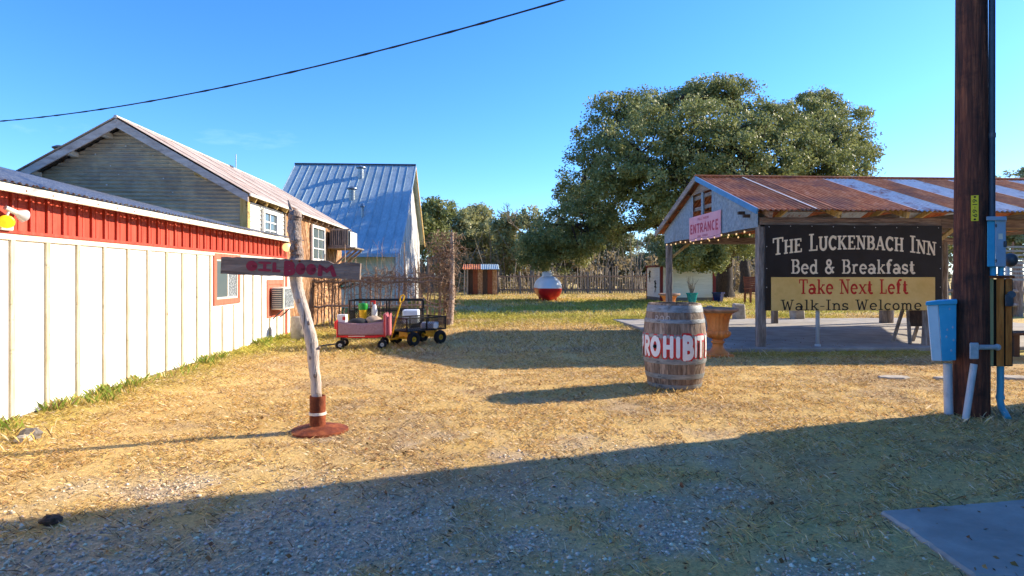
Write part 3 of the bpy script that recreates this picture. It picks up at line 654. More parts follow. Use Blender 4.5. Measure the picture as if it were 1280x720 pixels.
W1 = (onX(266, 350, XW).y, onX(299, 350, XW).y, .77, 1.535); W2 = (onX(333, 350, XW).y, onX(352.5, 350, XW).y, .43, 1.13); WM = (W1[0] + W1[1]) / 2 + .03; AC0 = onX(337.5, 370, XW).y - .03; ACD = AC0 - 11.2
panL = MB(); panL.bb((-.02, .004, 0), (0, .4105, .71)); panLm = panL.mesh('panel', M_white)
for k in range(-10, 18):
    y = 5.238 + .4147 * k
    if y > SY1 - .1: continue
    piece('panel', panm, shed, (XW, y, .03 + jit(.006)))
    inw = W1[0] - .02 < y < W1[1] + .02; inw2 = W2[0] - .02 < y < W2[1] + .02
    if inw: piece('batten', batSm, shed, (XW, y, .03))
    elif inw2: piece('batten', batTm, shed, (XW, y, .02))
    else: piece('batten', batm, shed, (XW, y + jit(.006), .028 + jit(.01)))
mb = MB(); mb.bb((XW - .01, SY0, ZB - .05), (XW + .024, SY1, ZB)); build(mb, 'top_trim', M_cream, shed, bev=.003)
mb = MB(); mb.bb((XW - .04, SY0, -.08), (XW - .004, SY1, .034)); build(mb, 'footing', M_cement, shed)
mb = MB(); mb.bb((XW - .03, SY1 - .06, .0), (XW + .03, SY1 + .012, 1.9)); build(mb, 'corner_trim', M_redtrim, shed, bev=.003)
# red ribbed band
rp = MB(); rp.bb((-.012, .002, 0), (.0, .205, .345)); rp.bb((0, 0, 0), (.022, .022, .345)); rp.bb((0, .09, 0), (.005, .1, .345)); rpm = rp.mesh('metal_panel', M_red)
y = SY0 + .05
while y < SY1 - .25:
    piece('metal_panel', rpm, shed, (XW + .008, y, ZB + .032)); y += .2075
mb = MB(); mb.bb((XW - .012, SY0, ZB + .001), (XW + .036, SY1 - .061, ZB + .03)); build(mb, 'red_trim', M_red, shed, bev=.003)
# roof: corrugated sheets rising to the left
RX0, RZ0, RS = -3.655, 1.908, .25
def roof_sheet(x_end):
    m = MB(); corr_sheet(m, (0, 0, 0), (0, .66, 0), (x_end - RX0, 0, -(x_end - RX0) * RS), (0, 0, 1), 7, 3, .076, .009); return m
rs_long = roof_sheet(-8.75).mesh('roof_sheet', M_sparkle, True); rs_short = roof_sheet(-3.97).mesh('roof_sheet', M_sparkle, True)
y = SY0 - .1; i = 0
while y < SY1 + .02:
    piece('roof_sheet', rs_long if y < 10.1 else rs_short, shed, (RX0 + .025, y, RZ0 + .03 + .004 * (i % 2))); y += .645; i += 1
mb = MB(); mb.bb((RX0 - .012, SY0 - .1, RZ0 - .048), (RX0 + .012, SY1 + .1, RZ0 + .014)); build(mb, 'eave_trim', M_cream, shed, bev=.004)
sc_ = MB(); sc_.lathe([(.0, 0), (.008, .001), (.007, .006), (.0, .008)], n=6, cap=False); scm = sc_.mesh('screw', M_rust)
for k in range(26):
    o = piece('screw', scm, shed, (RX0 + .011, 4.2 + k * .31, RZ0 - .02)); o.rotation_euler = (0, R(90), 0)
# window in the white wall
def rim(mb, X, y0, y1, z0, z1, w, t):
    mb.bb((X, y0, z0), (X + t, y1, z0 + w)); mb.bb((X, y0, z1 - w), (X + t, y1, z1)); mb.bb((X, y0, z0 + w), (X + t, y0 + w, z1 - w)); mb.bb((X, y1 - w, z0 + w), (X + t, y1, z1 - w))
win = build((lambda m: (rim(m, XW - .01, *W1, .085, .035), m)[1])(MB()), 'window', M_redtrim, shed, bev=.003, label='sliding window in a salmon-red frame')
m = MB(); rim(m, XW - .008, W1[0] + .085, W1[1] - .085, W1[2] + .085, W1[3] - .085, .028, .02); m.bb((XW - .008, WM - .015, W1[2] + .113), (XW + .01, WM + .015, W1[3] - .113)); build(m, 'frame', M_cream, win)
m = MB(); m.bb((XW - .006, W1[0] + .113, W1[2] + .113), (XW + .002, WM - .015, W1[3] - .113)); build(m, 'pane', M_pane, win)
m = MB(); m.bb((XW - .006, WM + .015, W1[2] + .113), (XW + .002, W1[1] - .113, W1[3] - .113)); build(m, 'pane', M_curtain, win, label='pane with dark patterned curtain behind')
win = build((lambda m: (rim(m, XW - .01, *W2, .09, .03), m)[1])(MB()), 'window', M_redtrim, shed, bev=.003, label='small salmon-red window frame round the air conditioner')
m = MB(); m.bb((XW - .01, W2[0] + .09, W2[2] + .09), (XW + .006, W2[1] - .09, W2[3] - .09)); build(m, 'filler_board', M_redtrim, win)
# air conditioner
ac = thing('air_conditioner', 'white box air conditioner jutting from the shed window behind the crooked post', 'air conditioner', (XW + .15, ACD + 11.5, .58))
m = MB(); m.bb((XW + .032, ACD + 11.2, .575), (XW + .262, ACD + 11.83, .99)); build(m, 'casing', M_cream, ac, bev=.008)
m = MB(); m.bb((XW + .04, ACD + 11.19, .60), (XW + .235, ACD + 11.199, .965)); build(m, 'side_panel', M_dullmetal, ac)
for k in range(9):
    m = MB(); m.box((XW + .137, ACD + 11.186, .63 + k * .038), (.17, .012, .008)); build(m, 'slat', M_cream, ac)
m = MB(); m.bb((XW + .2625, ACD + 11.25, .61), (XW + .27, ACD + 11.78, .96)); build(m, 'grille', M_curtain, ac)
for k in range(2):
    m = MB(); m.bar((XW + .03, ACD + 11.3 + .4 * k, .40), (XW + .22, ACD + 11.3 + .4 * k, .574), .02, .02); build(m, 'bracket', M_dullmetal, ac)
# floodlights, left edge
FQ = onX(6, 280, XW + .05)
fl = thing('floodlight', 'twin reflector floodlight bulbs on the red band at the left edge', 'floodlight', FQ)
m = MB(); m.bb((XW + .025, FQ.y - .06, FQ.z - .05), (XW + .07, FQ.y + .07, FQ.z + .03)); build(m, 'mount', M_whiteplastic, fl, bev=.006)
for (a, b, mt, lb) in [(onX(-6, 266, XW + .08), onX(8, 277, XW + .12), M_bulbyellow, 'yellow bulb facing the yard'), (onX(12, 262, XW + .07), onX(34, 272, XW + .10), M_bulbwhite, 'clear reflector bulb turned along the wall')]:
    a, b = Vector(a), Vector(b); d = b - a; q = d.to_track_quat('Z', 'Y')
    if mt is M_bulbyellow: q = Vector((.55, -.75, -.3)).to_track_quat('Z', 'Y'); a = b - Vector((.55, -.75, -.3)).normalized() * .12
    def lat(prof, mt, nm, par, lab=None):
        mm = MB(); mm.lathe(prof, n=20); mm.v = [tuple(a + q @ Vector(v)) for v in mm.v]; return build(mm, nm, mt, par, True, label=lab)
    sk = lat([(.018, -.04), (.02, 0), (.021, .05), (.018, .055)], M_whiteplastic, 'socket', fl)
    lat([(.018, .05), (.024, .07), (.05, .115), (.055, .13), (.046, .142), (.0, .148)], mt, 'bulb', fl, lb)
    m = MB(); m.tube([(XW + .05, FQ.y, FQ.z), (XW + .06, (FQ.y + a.y) / 2, (FQ.z + a.z) / 2 + .02), a], .011, 8); build(m, 'arm', M_whiteplastic, fl, True)
# globe lamp at the far corner
p = onX(358.5, 309, XW + .12); gl = thing('globe_lamp', 'small round glowing globe lamp at the far end of the red band', 'lamp', (p.x, p.y, p.z))
m = MB(); m.ell(p, (.085, .085, .085), 18, 12); build(m, 'globe', M_warm_globe if 'M_warm_globe' in globals() else emit('globe_glow', '#ffd890', .55), gl, True)
m = MB(); m.tube([(XW - .0, p.y + .02, p.z + .05), (XW + .05, p.y + .01, p.z + .12), (p.x, p.y, p.z + .08)], .012, 8); m.lathe([(.03, .07), (.035, .1), (.02, .11)], p, 12); build(m, 'bracket', M_dullmetal, gl, True)
# outlet box and rock by the wall foot
ob = thing('outlet_box', 'small grey outlet box low on the white wall at the left edge', 'outlet box', (XW + .02, 4.72, .12))
m = MB(); m.bb((XW + .021, 4.66, .12), (XW + .075, 4.75, .27)); build(m, 'body', M_pvc, ob, bev=.006)
m = MB(); m.bb((XW + .076, 4.665, .13), (XW + .088, 4.745, .26)); build(m, 'cover', M_dullmetal, ob, bev=.004)
for i, (px, py, s, lb) in enumerate([(38, 548, .085, 'rough grey rock in the weeds at the foot of the white wall'), (30, 553, .06, 'flat pale stone beside the grey rock near the wall'), (63, 655, .05, 'dark clod lying at the edge of the foreground shadow on the left')]):
    p = gp(px, py); m = MB(); m.ell((p.x, p.y, s * .35), (s, s * .8, s * .55), 11, 7, .16); single(m, 'rock', [M_cement, M_stone, M_darkwood][i], lb, 'rock', p, group='loose rocks')

# ------------------------------------------------------------------ grey gabled house behind the shed
HX, HY, HPX, HPZ = -4.0, 10.8, -6.02, 3.85; HS = .581; HY1 = onX(427, 300, -4.0).y
house = thing('gabled_house', 'tin-roofed wooden house with grey corrugated gable above the white shed', 'house', (-6.4, 14.6, 0))
def hroof(x): return HPZ - abs(x - HPX) * HS
m = MB(); HL = 2 * HPX - HX
m.prism([(HL + .03, HY + .03, -.05), (HX - .04, HY + .03, -.05), (HX - .04, HY + .03, hroof(HX) - .1), (HPX, HY + .03, HPZ - .12), (HL + .03, HY + .03, hroof(HL) - .1)], (0, HY1 - HY - .06, 0))
build(m, 'wall', M_darkwood, house)
# horizontal corrugated sheets on the gable
z = 1.85; row = 0
while z < HPZ - .1:
    z1 = min(z + .62, HPZ - .07)
    cuts = [HL, HL + 1.3 + .3 * (row % 2), HL + 2.75 + .2 * (row % 2), HX - .07]
    for c in range(3):
        m = MB(); k = max(4, int((z1 - z) / .066 * 6)); vs, fs = [], []
        lo = lambda zz: max(cuts[c], HPX - (HPZ - .1 - zz) / HS); hi = lambda zz: min(cuts[c + 1], HPX + (HPZ - .1 - zz) / HS)
        ok = False
        for j in range(k + 1):
            zz = z + (z1 - z) * j / k; a, b = lo(zz), hi(zz)
            if b <= a: b = a = (a + b) / 2
            else: ok = True
            yy = HY - .02 - .016 * math.sin(2 * math.pi * zz / .066) - .004 * (row + c) % 3
            vs += [(a, yy, zz), (b, yy, zz)]
        if not ok: continue
        m.add(vs, [(2 * j, 2 * j + 1, 2 * j + 3, 2 * j + 2) for j in range(k)]); build(m, 'corrugated_sheet', M_gable, house, True)
    z = z1 - .012; row += 1
    if z1 >= HPZ - .08: break
nl = MB(); nl.lathe([(.0, -.002), (.014, 0), (.0, .004)], n=7, cap=False); nlm = nl.mesh('washer', M_whiteplastic)
for k in range(26):
    zz = random.uniform(2.2, 3.7); xr = (HPZ - .25 - zz) / HS; o = piece('washer', nlm, house, (random.uniform(max(HL, HPX - xr), min(HX - .1, HPX + xr)), HY - .032, zz)); o.rotation_euler = (R(90), 0, 0); o.scale = (random.uniform(.5, 1.1),) * 3
# rake boards
EX = -3.87; EZ = hroof(EX)
for sgn, nm in ((1, 'right'), (-1, 'left')):
    ex = HPX + sgn * (EX - HPX); m = MB()
    m.prism([(HPX, HY - .30, HPZ - .02), (ex, HY - .30, EZ - .02), (ex, HY - .30, EZ - .15), (HPX, HY - .30, HPZ - .17)], (0, .03, 0)); build(m, 'rake_board', M_rake, house, bev=.003)
    for t in (.12, .38, .66):
        x = HPX + (ex - HPX) * t; zz = hroof(x) - .10
        m = MB(); m.bb((x - .05, HY - .26, zz - .05), (x + .05, HY - .03, zz + .03)); build(m, 'purlin_end', M_cream, house, bev=.003)
# roof sheets
for sgn in (1, -1):
    ex = HPX + sgn * (EX - HPX) * 1.02; m = MB()
    d = Vector((ex - HPX, 0, -(abs(ex - HPX)) * HS))
    m.grid(lambda a, b: Vector((0, a * .6, 0)) + d * b + Vector((0, 0, .012 if abs(((a * 6) % 1) - .5) > .38 else 0)), 24, 2)
    sm = m.mesh('roof_sheet', M_tanroof); yy = HY - .32; i = 0
    while yy < HY1 + .1:
        piece('roof_sheet', sm, house, (HPX, yy, HPZ + .005 + .003 * (i % 2))); yy += .59; i += 1
m = MB(); m.tube([(HPX, HY - .33, HPZ + .005), (HPX, HY1 + .3, HPZ + .005)], .03, 8); build(m, 'ridge_cap', M_tanroof, house, True)
m = MB(); m.bb((EX + .02, HY - .30, EZ - .045), (EX + .045, HY1 + .3, EZ - .0)); build(m, 'eave_edge', M_cream, house)
# rafter tails, corner post
for k in range(15):
    yy = HY + .1 + k * .58; m = MB(); m.bar((EX - .0, yy, EZ - .075), (HX - .12, yy, hroof(HX - .12) - .075), .045, .1); build(m, 'rafter_tail', M_yellowwood if k < 5 else M_weatherX, house, bev=.003)
m = MB(); m.bb((HX - .1, HY - .05, 1.7), (HX + .035, HY + .07, hroof(HX) - .09)); build(m, 'corner_post', M_yellowwood, house, bev=.004)
# white clapboards then diagonal boards on the right wall
for k in range(9):
    z0 = 1.74 + k * .085
    if z0 + .085 > hroof(HX) - .03: break
    m = MB(); m.prism([(HX - .045, HY + .08, z0), (HX + .012, HY + .08, z0), (HX - .008, HY + .08, z0 + .088), (HX - .045, HY + .08, z0 + .088)], (0, onX(355, 300, HX).y - HY - .08, 0)); build(m, 'siding_board', M_whitesiding, house)
YD = onX(355.5, 300, HX).y; Y0, Y1, Z0, Z1 = YD, HY1, .0, hroof(HX) - .06
k = 0; s = -6.0
while s < 8:
    w = random.uniform(.13, .2)   # planks leaning: coordinate q = y*sin + z*cos
    a_, b_ = math.cos(R(28)), math.sin(R(28))
    poly = [(Y0, Z0), (Y1, Z0), (Y1, Z1), (Y0, Z1)]
    q0 = Y0 * a_ + s
    poly = clip_poly(poly, -a_, -b_, -(q0)); poly = clip_poly(poly, a_, b_, q0 + w - .012) if len(poly) > 2 else []
    if len(poly) > 2:
        t = random.uniform(0, .015); m = MB(); m.prism([(HX - .035 + t, p[0], p[1]) for p in poly], (.022, 0, 0)); build(m, 'plank', M_brownboard, house)
    s += w
m = MB(); m.bb((HX - .03, YD - .05, 1.7), (HX + .03, YD + .02, hroof(HX) - .08)); build(m, 'trim_board', M_weatherZ, house)
def sash(X, y0, y1, z0, z1, rows, cols, parent):
    m = MB(); rim(m, X, y0, y1, z0, z1, .07, .05); w_ = build(m, 'window', M_whiteplastic, parent, bev=.003, label='white framed window with small panes')
    gy0, gy1, gz0, gz1 = y0 + .07, y1 - .07, z0 + .07, z1 - .07
    for r_ in range(rows):
        for c_ in range(cols):
            m = MB(); dy, dz = (gy1 - gy0) / cols, (gz1 - gz0) / rows
            m.bb((X + .006, gy0 + c_ * dy + .012, gz0 + r_ * dz + .012), (X + .014, gy0 + (c_ + 1) * dy - .012, gz0 + (r_ + 1) * dz - .012)); build(m, 'pane', M_pane, w_)
    m = MB()
    for c_ in range(1, cols): m.bb((X + .002, gy0 + c_ * (gy1 - gy0) / cols - .014, gz0), (X + .03, gy0 + c_ * (gy1 - gy0) / cols + .014, gz1))
    for r_ in range(1, rows): m.bb((X + .004, gy0, gz0 + r_ * (gz1 - gz0) / rows - .014), (X + .028, gy1, gz0 + r_ * (gz1 - gz0) / rows + .014))
    build(m, 'muntin', M_whiteplastic, w_)
    m = MB(); m.bb((X - .02, y0 - .001, z0 - .001), (X + .004, y1 + .001, z1 + .001)); build(m, 'backing', M_panedark, w_)
sash(HX + .008, onX(326, 280, HX).y, onX(344.5, 280, HX).y, 1.84, 2.45, 3, 2, house)
sash(HX + .016, onX(387.5, 300, HX).y, onX(403.5, 300, HX).y, 1.56, 2.44, 3, 2, house)
# stove pipe, antenna, pipe light
m = MB(); p = onY(74, 183, 13.2); m.tube([(p.x, 13.2, 2.9), (p.x, 13.2, p.z - .06)], .07, 14); m.lathe([(.10, -.06), (.13, -.04), (.13, -.02), (.05, .02), (.0, .03)], p, 14); build(m, 'stove_pipe', M_dullmetal, house, True)
m = MB(); p = onY(295, 193, 15.5); m.tube([(p.x, 15.5, hroof(p.x) - .05), (p.x, 15.5, p.z)], .012, 6); build(m, 'antenna', M_pvc, house)
m = MB(); p = onY(289, 207, 15.2); m.bb((p.x - .12, 15.1, hroof(p.x) - .05), (p.x + .02, 15.3, p.z)); build(m, 'roof_vent', M_dullmetal, house)
p = onY(252, 220, HY - .12); m = MB(); m.tube([(p.x - .11, p.y, p.z + .05), (p.x + .1, p.y, p.z - .04)], .035, 12); m.tube([(p.x + .08, p.y, p.z - .03), (p.x + .11, HY - .02, p.z + .02)], .018, 8); build(m, 'lamp_tube', M_yellowwood, house, True)
# caged crate on a bracket shelf at the far end of the wall
CY = onX(414, 300, HX + .1).y - 17.2
cz = thing('crate', 'weathered caged crate on a bracket shelf at the far house corner', 'crate', (HX + .3, CY + 17.6, 1.95))
m = MB(); m.bb((HX + .03, CY + 17.1, 1.93), (HX + .75, CY + 18.4, 1.97)); build(m, 'shelf', M_weatherY, cz, bev=.004)
for yy in (CY + 17.15, CY + 17.75, CY + 18.35):
    m = MB(); m.bar((HX + .04, yy, 1.35), (HX + .68, yy, 1.92), .05, .05); build(m, 'brace', M_weather, cz)
m = MB(); m.bb((HX + .06, CY + 17.2, 1.98), (HX + .55, CY + 18.2, 2.42)); build(m, 'box', M_dullmetal, cz)
for k in range(9):
    m = MB(); m.bb((HX + .07 + k * .055, CY + 17.165, 1.975), (HX + .10 + k * .055, CY + 17.185, 2.44)); build(m, 'slat', M_weatherZ, cz)
for zz in (1.98, 2.42):
    m = MB(); m.bb((HX + .04, CY + 17.15, zz - .0), (HX + .60, CY + 17.164, zz + .04)); build(m, 'rail', M_weather, cz)
m = MB(); m.bb((HX + .575, CY + 17.3, 1.985), (HX + .585, CY + 18.2, 2.40)); build(m, 'door', M_whiteplastic, cz)
# white footing drum behind the shed corner
p = gp(374, 425); m = MB(); m.lathe([(.15, -.05), (.155, .2), (.15, .42), (.135, .44), (.0, .44)], (p.x, p.y, 0), 18); single(m, 'concrete_drum', M_stone, 'pale concrete drum standing past the corner of the white shed', 'drum', p, True)

# ------------------------------------------------------------------ barn with blue-grey seamed roof
BX0, BX1 = -8.4, -2.9
prof = [(28.6, 6.36), (27.4, 5.42), (26.2, 4.50), (25.0, 3.62), (23.9, 2.86), (22.6, 2.02)]
barn = thing('barn', 'tall old barn with blue-grey standing-seam roof and peeling gable boards', 'barn', (-5.6, 27, 0))
npan = 16; pw = (BX1 - BX0) / npan
m = MB()
for a, b in zip(prof, prof[1:]):
    m.add([(0, a[0], a[1]), (pw, a[0], a[1]), (pw, b[0], b[1]), (0, b[0], b[1])], [(0, 3, 2, 1)])
for a, b in zip(prof, prof[1:]): m.bar((0, a[0], a[1] + .006), (0, b[0], b[1] + .006), .016, .034)
rpan = m.mesh('roof_panel', M_bluetin)
for k in range(npan): piece('roof_panel', rpan, barn, (BX0 + k * pw, 0, 0))
m = MB(); back = [(28.6, 6.36), (31.5, 4.3), (33.5, 2.9)]
for a, b in zip(back, back[1:]): m.add([(BX0, a[0], a[1]), (BX1, a[0], a[1]), (BX1, b[0], b[1]), (BX0, b[0], b[1])], [(0, 1, 2, 3)])
build(m, 'rear_roof', M_bluetin, barn)
m = MB(); m.tube([(BX0 - .03, 28.6, 6.38), (BX1 + .03, 28.6, 6.38)], .05, 8); build(m, 'ridge_cap', M_dullmetal, barn, True)
m = MB(); m.bb((BX0, 22.56, 1.9), (BX1, 22.6, 2.03)); build(m, 'eave_board', M_slate, barn)
m = MB(); m.bb((BX0 + .2, 23.2, -.05), (BX1 - .25, 23.25, 2.4)); build(m, 'wall', M_siding, barn)
def bz(y):
    pts = sorted(prof + back[1:]); 
    for a, b in zip(pts, pts[1:]):
        if a[0] <= y <= b[0]: return a[1] + (b[1] - a[1]) * (y - a[0]) / (b[0] - a[0])
    return 2
y = 23.2
while y < 32.8:
    w = random.uniform(.2, .32); t = random.uniform(0, .02); m = MB(); X = BX1 - .22 + t
    m.add([(X, y, 0), (X, y + w - .015, 0), (X, y + w - .015, bz(y + w) - .08), (X, y, bz(y) - .08), (X - .03, y, 0), (X - .03, y + w - .015, 0), (X - .03, y + w - .015, bz(y + w) - .08), (X - .03, y, bz(y) - .08)],
          [(0, 1, 2, 3), (4, 7, 6, 5), (0, 4, 5, 1), (3, 2, 6, 7), (0, 3, 7, 4), (1, 5, 6, 2)])
    build(m, 'plank', M_planklwhite, barn); y += w
for a, b in zip(back, back[1:]):
    m = MB(); m.bar((BX1 + .02, a[0], a[1] - .09), (BX1 + .02, b[0], b[1] - .09), .04, .18); build(m, 'rake_board', M_yellowwood, barn)
for a, b in zip(prof, prof[1:]):
    m = MB(); m.bar((BX1 + .02, a[0], a[1] - .05), (BX1 + .02, b[0], b[1] - .05), .03, .1); build(m, 'rake_trim', M_slate, barn)
for (px, py, h, r) in [(451, 222, .42, .13), (440, 249, .42, .13), (453, 271, .40, .06)]:
    # place on the front slope
    for i in range(200):
        Y = 22.7 + i * .03; q = onY(px, py, Y)
        if q.z <= bz(Y): break
    m = MB(); m.tube([(q.x, q.y, q.z - .2), (q.x, q.y, q.z + h)], r, 14); m.lathe([(r * 1.1, h - .03), (r * 1.75, h + .02), (r * 1.7, h + .05), (.02, h + .14)], q, 14); build(m, 'roof_vent', M_galv, barn, True)

# ------------------------------------------------------------------ building out of frame on the right that shades the yard
bx0, by1 = 6.6, 5.92
bld = thing('store_building', 'tall plain board building outside the right edge, shading the foreground', 'building', (10, -2, 0))
m = MB(); m.bb((bx0 + .02, -13, -.05), (14, by1 - .02, 6.9)); build(m, 'wall', M_weather, bld)
m = MB(); m.bb((bx0 - .01, -13.1, 6.905), (14.2, by1 + .0, 7.05)); build(m, 'roof', M_galv, bld)
y = -13.0
while y < by1 - .1:
    m = MB(); m.bb((bx0, y, 0), (bx0 + .018, min(y + .24, by1), 6.9)); build(m, 'plank', M_weatherZ, bld); y += .25

# ------------------------------------------------------------------ OIL BOOM post
b = gp(399, 538); D = b.x * ST + b.y * CT
def bo(px, py, dd=0): return at(px, py, D + dd)
boom = thing('sign_post', 'crooked driftwood post in a rusty sleeve carrying the OIL BOOM plank', 'sign post', (b.x, b.y, 0))
m = MB(); m.lathe([(.215, -.01), (.212, .012), (.15, .03), (.08, .042), (.03, .045)], (b.x, b.y, 0), 36, lambda a, j: 1 + .03 * math.sin(3 * a + 1)); build(m, 'base_plate', M_rust, boom, True, label='rusty dished steel disc lying on the grass')
m = MB(); m.lathe([(.060, .03), (.060, .27), (.052, .27), (.052, .10)], (b.x - .012, b.y, 0), 20, cap=False); build(m, 'sleeve', M_rust, boom, True)
m = MB(); m.lathe([(.066, .125), (.066, .145), (.058, .145), (.058, .125)], (b.x - .012, b.y, 0), 20, cap=False, closed=True); build(m, 'clamp_band', M_cream, boom, True)
tp = [(397, 535, 9), (396, 505, 8.6), (395, 480, 8.5), (392, 455, 9.0), (391, 436, 9.8), (387, 415, 9.6), (381, 392, 9.2), (374, 370, 9.5), (370, 352, 10), (369, 335, 10)]
m = MB(); pts = [bo(px, py, .0 + .01 * math.sin(i)) for i, (px, py, r) in enumerate(tp)]
P2, R2 = [], []
for i in range(len(pts) - 1):
    for j in range(5):
        t = j / 5; P2.append(pts[i].lerp(pts[i + 1], t) + Vector((jit(.0025), jit(.0025), 0))); R2.append((tp[i][2] * (1 - t) + tp[i + 1][2] * t) / F * D * .77 * (1 + jit(.05)))
m.tube(P2, R2, 14); build(m, 'trunk', M_driftwood, boom, True)
tq = [(369, 337, 10.5), (371, 318, 10.5), (370, 303, 9.5), (368, 288, 10), (369, 276, 10.2), (368, 266, 8.5), (366, 261, 5)]
m = MB(); pts = [bo(px, py, .012) for px, py, r in tq]; P2, R2 = [], []
for i in range(len(pts) - 1):
    for j in range(5):
        t = j / 5; P2.append(pts[i].lerp(pts[i + 1], t) + Vector((jit(.005), jit(.005), 0))); R2.append((tq[i][2] * (1 - t) + tq[i + 1][2] * t) / F * D * .84 * (1 + jit(.14)))
m.tube(P2, R2, 12); build(m, 'trunk_top', M_bark_top, boom, True, label='rough bark-covered top of the post')
m = MB(); m.tube([bo(366, 268, .01), bo(363, 260, .01), bo(360, 250, .01)], [.022, .014, .004], 7); m.tube([bo(360, 342), bo(354, 340, -.03)], [.02, .008], 6); m.tube([bo(395, 437), bo(400, 434, -.02)], [.02, .008], 6); build(m, 'branch_stub', M_bark_top, boom, True)
for (px, py, sx_) in ((394, 500, .6), (390, 447, -.5), (384, 404, .3), (376, 376, -.6), (393, 470, .1)):
    q = bo(px + sx_ * 5, py, -.045); m = MB(); m.ell(q, (.012, .008, .018), 9, 6, .1); build(m, 'knot', M_bark_top, boom, True)
for (px, py, h_) in ((395, 470, .16), (389, 432, .12), (380, 395, .2), (397, 500, .1)):
    q = bo(px, py, -.0525); m = MB(); m.tube([q + Vector((jit(.006), 0, -h_ / 2)), q + Vector((jit(.006), -.001, 0)), q + Vector((jit(.006), 0, h_ / 2))], [.0012, .003, .001], 5); build(m, 'crack', M_hole, boom)
# plank sign
plank = thing('plank_sign', 'grey weathered plank lettered OIL BOOM in crimson paint', 'sign', bo(363, 334, -.09))
c0, c1 = bo(276, 331.5, -.09), bo(450, 338.5, -.09)
xd = (c1 - c0); Lp = xd.length; xd.normalize(); zd = Vector((0, 0, 1)) - xd * xd.z; zd.normalize(); nd = xd.cross(zd)  # nd away from camera?
if nd.dot(Vector((0, -1, 0))) < 0: nd = -nd
hp = .066
prof = []; kk = 26
for i in range(kk + 1): prof.append((Lp * i / kk, hp + jit(.004) - (.02 if i > 20 else 0) * (1 if i < 23 else .4)))
for i in range(kk, -1, -1): prof.append((Lp * i / kk, -hp + jit(.003)))
m = MB(); m.prism([c0 + xd * u + zd * v for u, v in prof], -nd * .035); build(m, 'plank', M_plank, plank)
def pxu(px): return Lp * (px - 276) / 174.0
for ch, p0, p1, hgt, zc in [('O', 308, 321.5, .076, .004), ('I', 325, 337, .070, .004), ('L', 341, 350, .064, .0), ('B', 355.5, 369, .094, -.002), ('O', 370, 381.5, .086, -.004), ('O', 383, 395, .082, -.004), ('M', 397.5, 420.5, .078, -.008)]:
    k1 = MB(); w_, st_ = BLOCK[ch]; wS = {'O': .40, 'M': .26, 'I': .12}.get(ch, .34); u0, u1 = pxu(p0), pxu(p1)
    if ch == 'I': st_ = [('S', [(.17, .02), (.17, .98)]), ('h', [(.03, .1), (.31, .1)]), ('h', [(.03, .9), (.31, .9)])]
    if ch == 'O': st_ = [('S', arc(.4, .5, .22, .32, 0, 360, 22))]
    if ch == 'M': st_ = [('S', [(.12, 0), (.14, .86), (.48, .45), (.72, .86), (.9, 0)])]
    ribbons(k1, st_, lambda x, y, l: c0 + xd * (u0 + (u1 - u0) * x / w_) + zd * (zc - hgt / 2 + y * hgt) + nd * (.002 + l), wS, .26, rnd=True, sub=.1); build(k1, 'letter', M_redpaint, plank)
bl = MB(); bl.lathe([(.0, 0), (.01, 0), (.008, .006), (.0, .008)], n=8, cap=False)
for u in (pxu(364), pxu(374)):
    mm = MB(); q = nd.to_track_quat('Z', 'Y'); mm.add([q @ Vector(v) + c0 + xd * u + zd * .055 for v in bl.v], bl.f); build(mm, 'bolt', M_rust, plank)

# ------------------------------------------------------------------ barrel
p = gp(843, 487.5); bd = p.normalized() if False else Vector((p.x, p.y, 0)).normalized(); bc = Vector((p.x, p.y, 0)) + bd * .28
BH = .905
barrel = thing('barrel', 'old oak barrel with steel hoops painted PROHIBIT! in white and red', 'barrel', bc)
def br(z): t = z / BH * 2 - 1; return .338 - .060 * t * t
ns = 21
for k in range(ns):
    a0, a1 = 2 * math.pi * (k + .02) / ns, 2 * math.pi * (k + .98) / ns; m = MB(); vs, fs = [], []; dr = jit(.0025); nz_ = 8
    for j in range(nz_ + 1):
        z = BH * j / nz_; r = br(z) + dr
        for rr in (r, r - .028):
            for a in (a0, (a0 + a1) / 2, a1): vs.append((bc.x + rr * math.cos(a), bc.y + rr * math.sin(a), z))
    for j in range(nz_):
        o = j * 6
        for i in (0, 1): fs.append((o + i, o + i + 1, o + i + 7, o + i + 6)); fs.append((o + 3 + i, o + 9 + i, o + 10 + i, o + 4 + i))
        fs.append((o + 0, o + 6, o + 9, o + 3)); fs.append((o + 2, o + 5, o + 11, o + 8))
    for o in (0, nz_ * 6):
        fs.append((o, o + 1, o + 4, o + 3)); fs.append((o + 1, o + 2, o + 5, o + 4))
    m.add(vs, fs); build(m, 'stave', M_stave, barrel)
for (t0, t1) in [(.02, .10), (.18, .225), (.355, .405), (.64, .70), (.82, .875), (.945, .99)]:
    z1, z0 = BH * (1 - t0), BH * (1 - t1); m = MB()
    m.lathe([(br(z0) + .0035, z0), (br((z0 + z1) / 2) + .0055, (z0 + z1) / 2), (br(z1) + .0035, z1), (br(z1) - .006, z1), (br(z0) - .006, z0)], bc, 64, closed=True); h_ = build(m, 'hoop', M_hoop, barrel, True)
    av = math.atan2(-bd.y, -bd.x); zz = (z0 + z1) / 2
    for da in (-.55, -.49):
        m = MB(); a = av + da; m.ell((bc.x + (br(zz) + .006) * math.cos(a), bc.y + (br(zz) + .006) * math.sin(a), zz), (.006, .006, .006), 8, 5); build(m, 'rivet', M_dullmetal, h_)
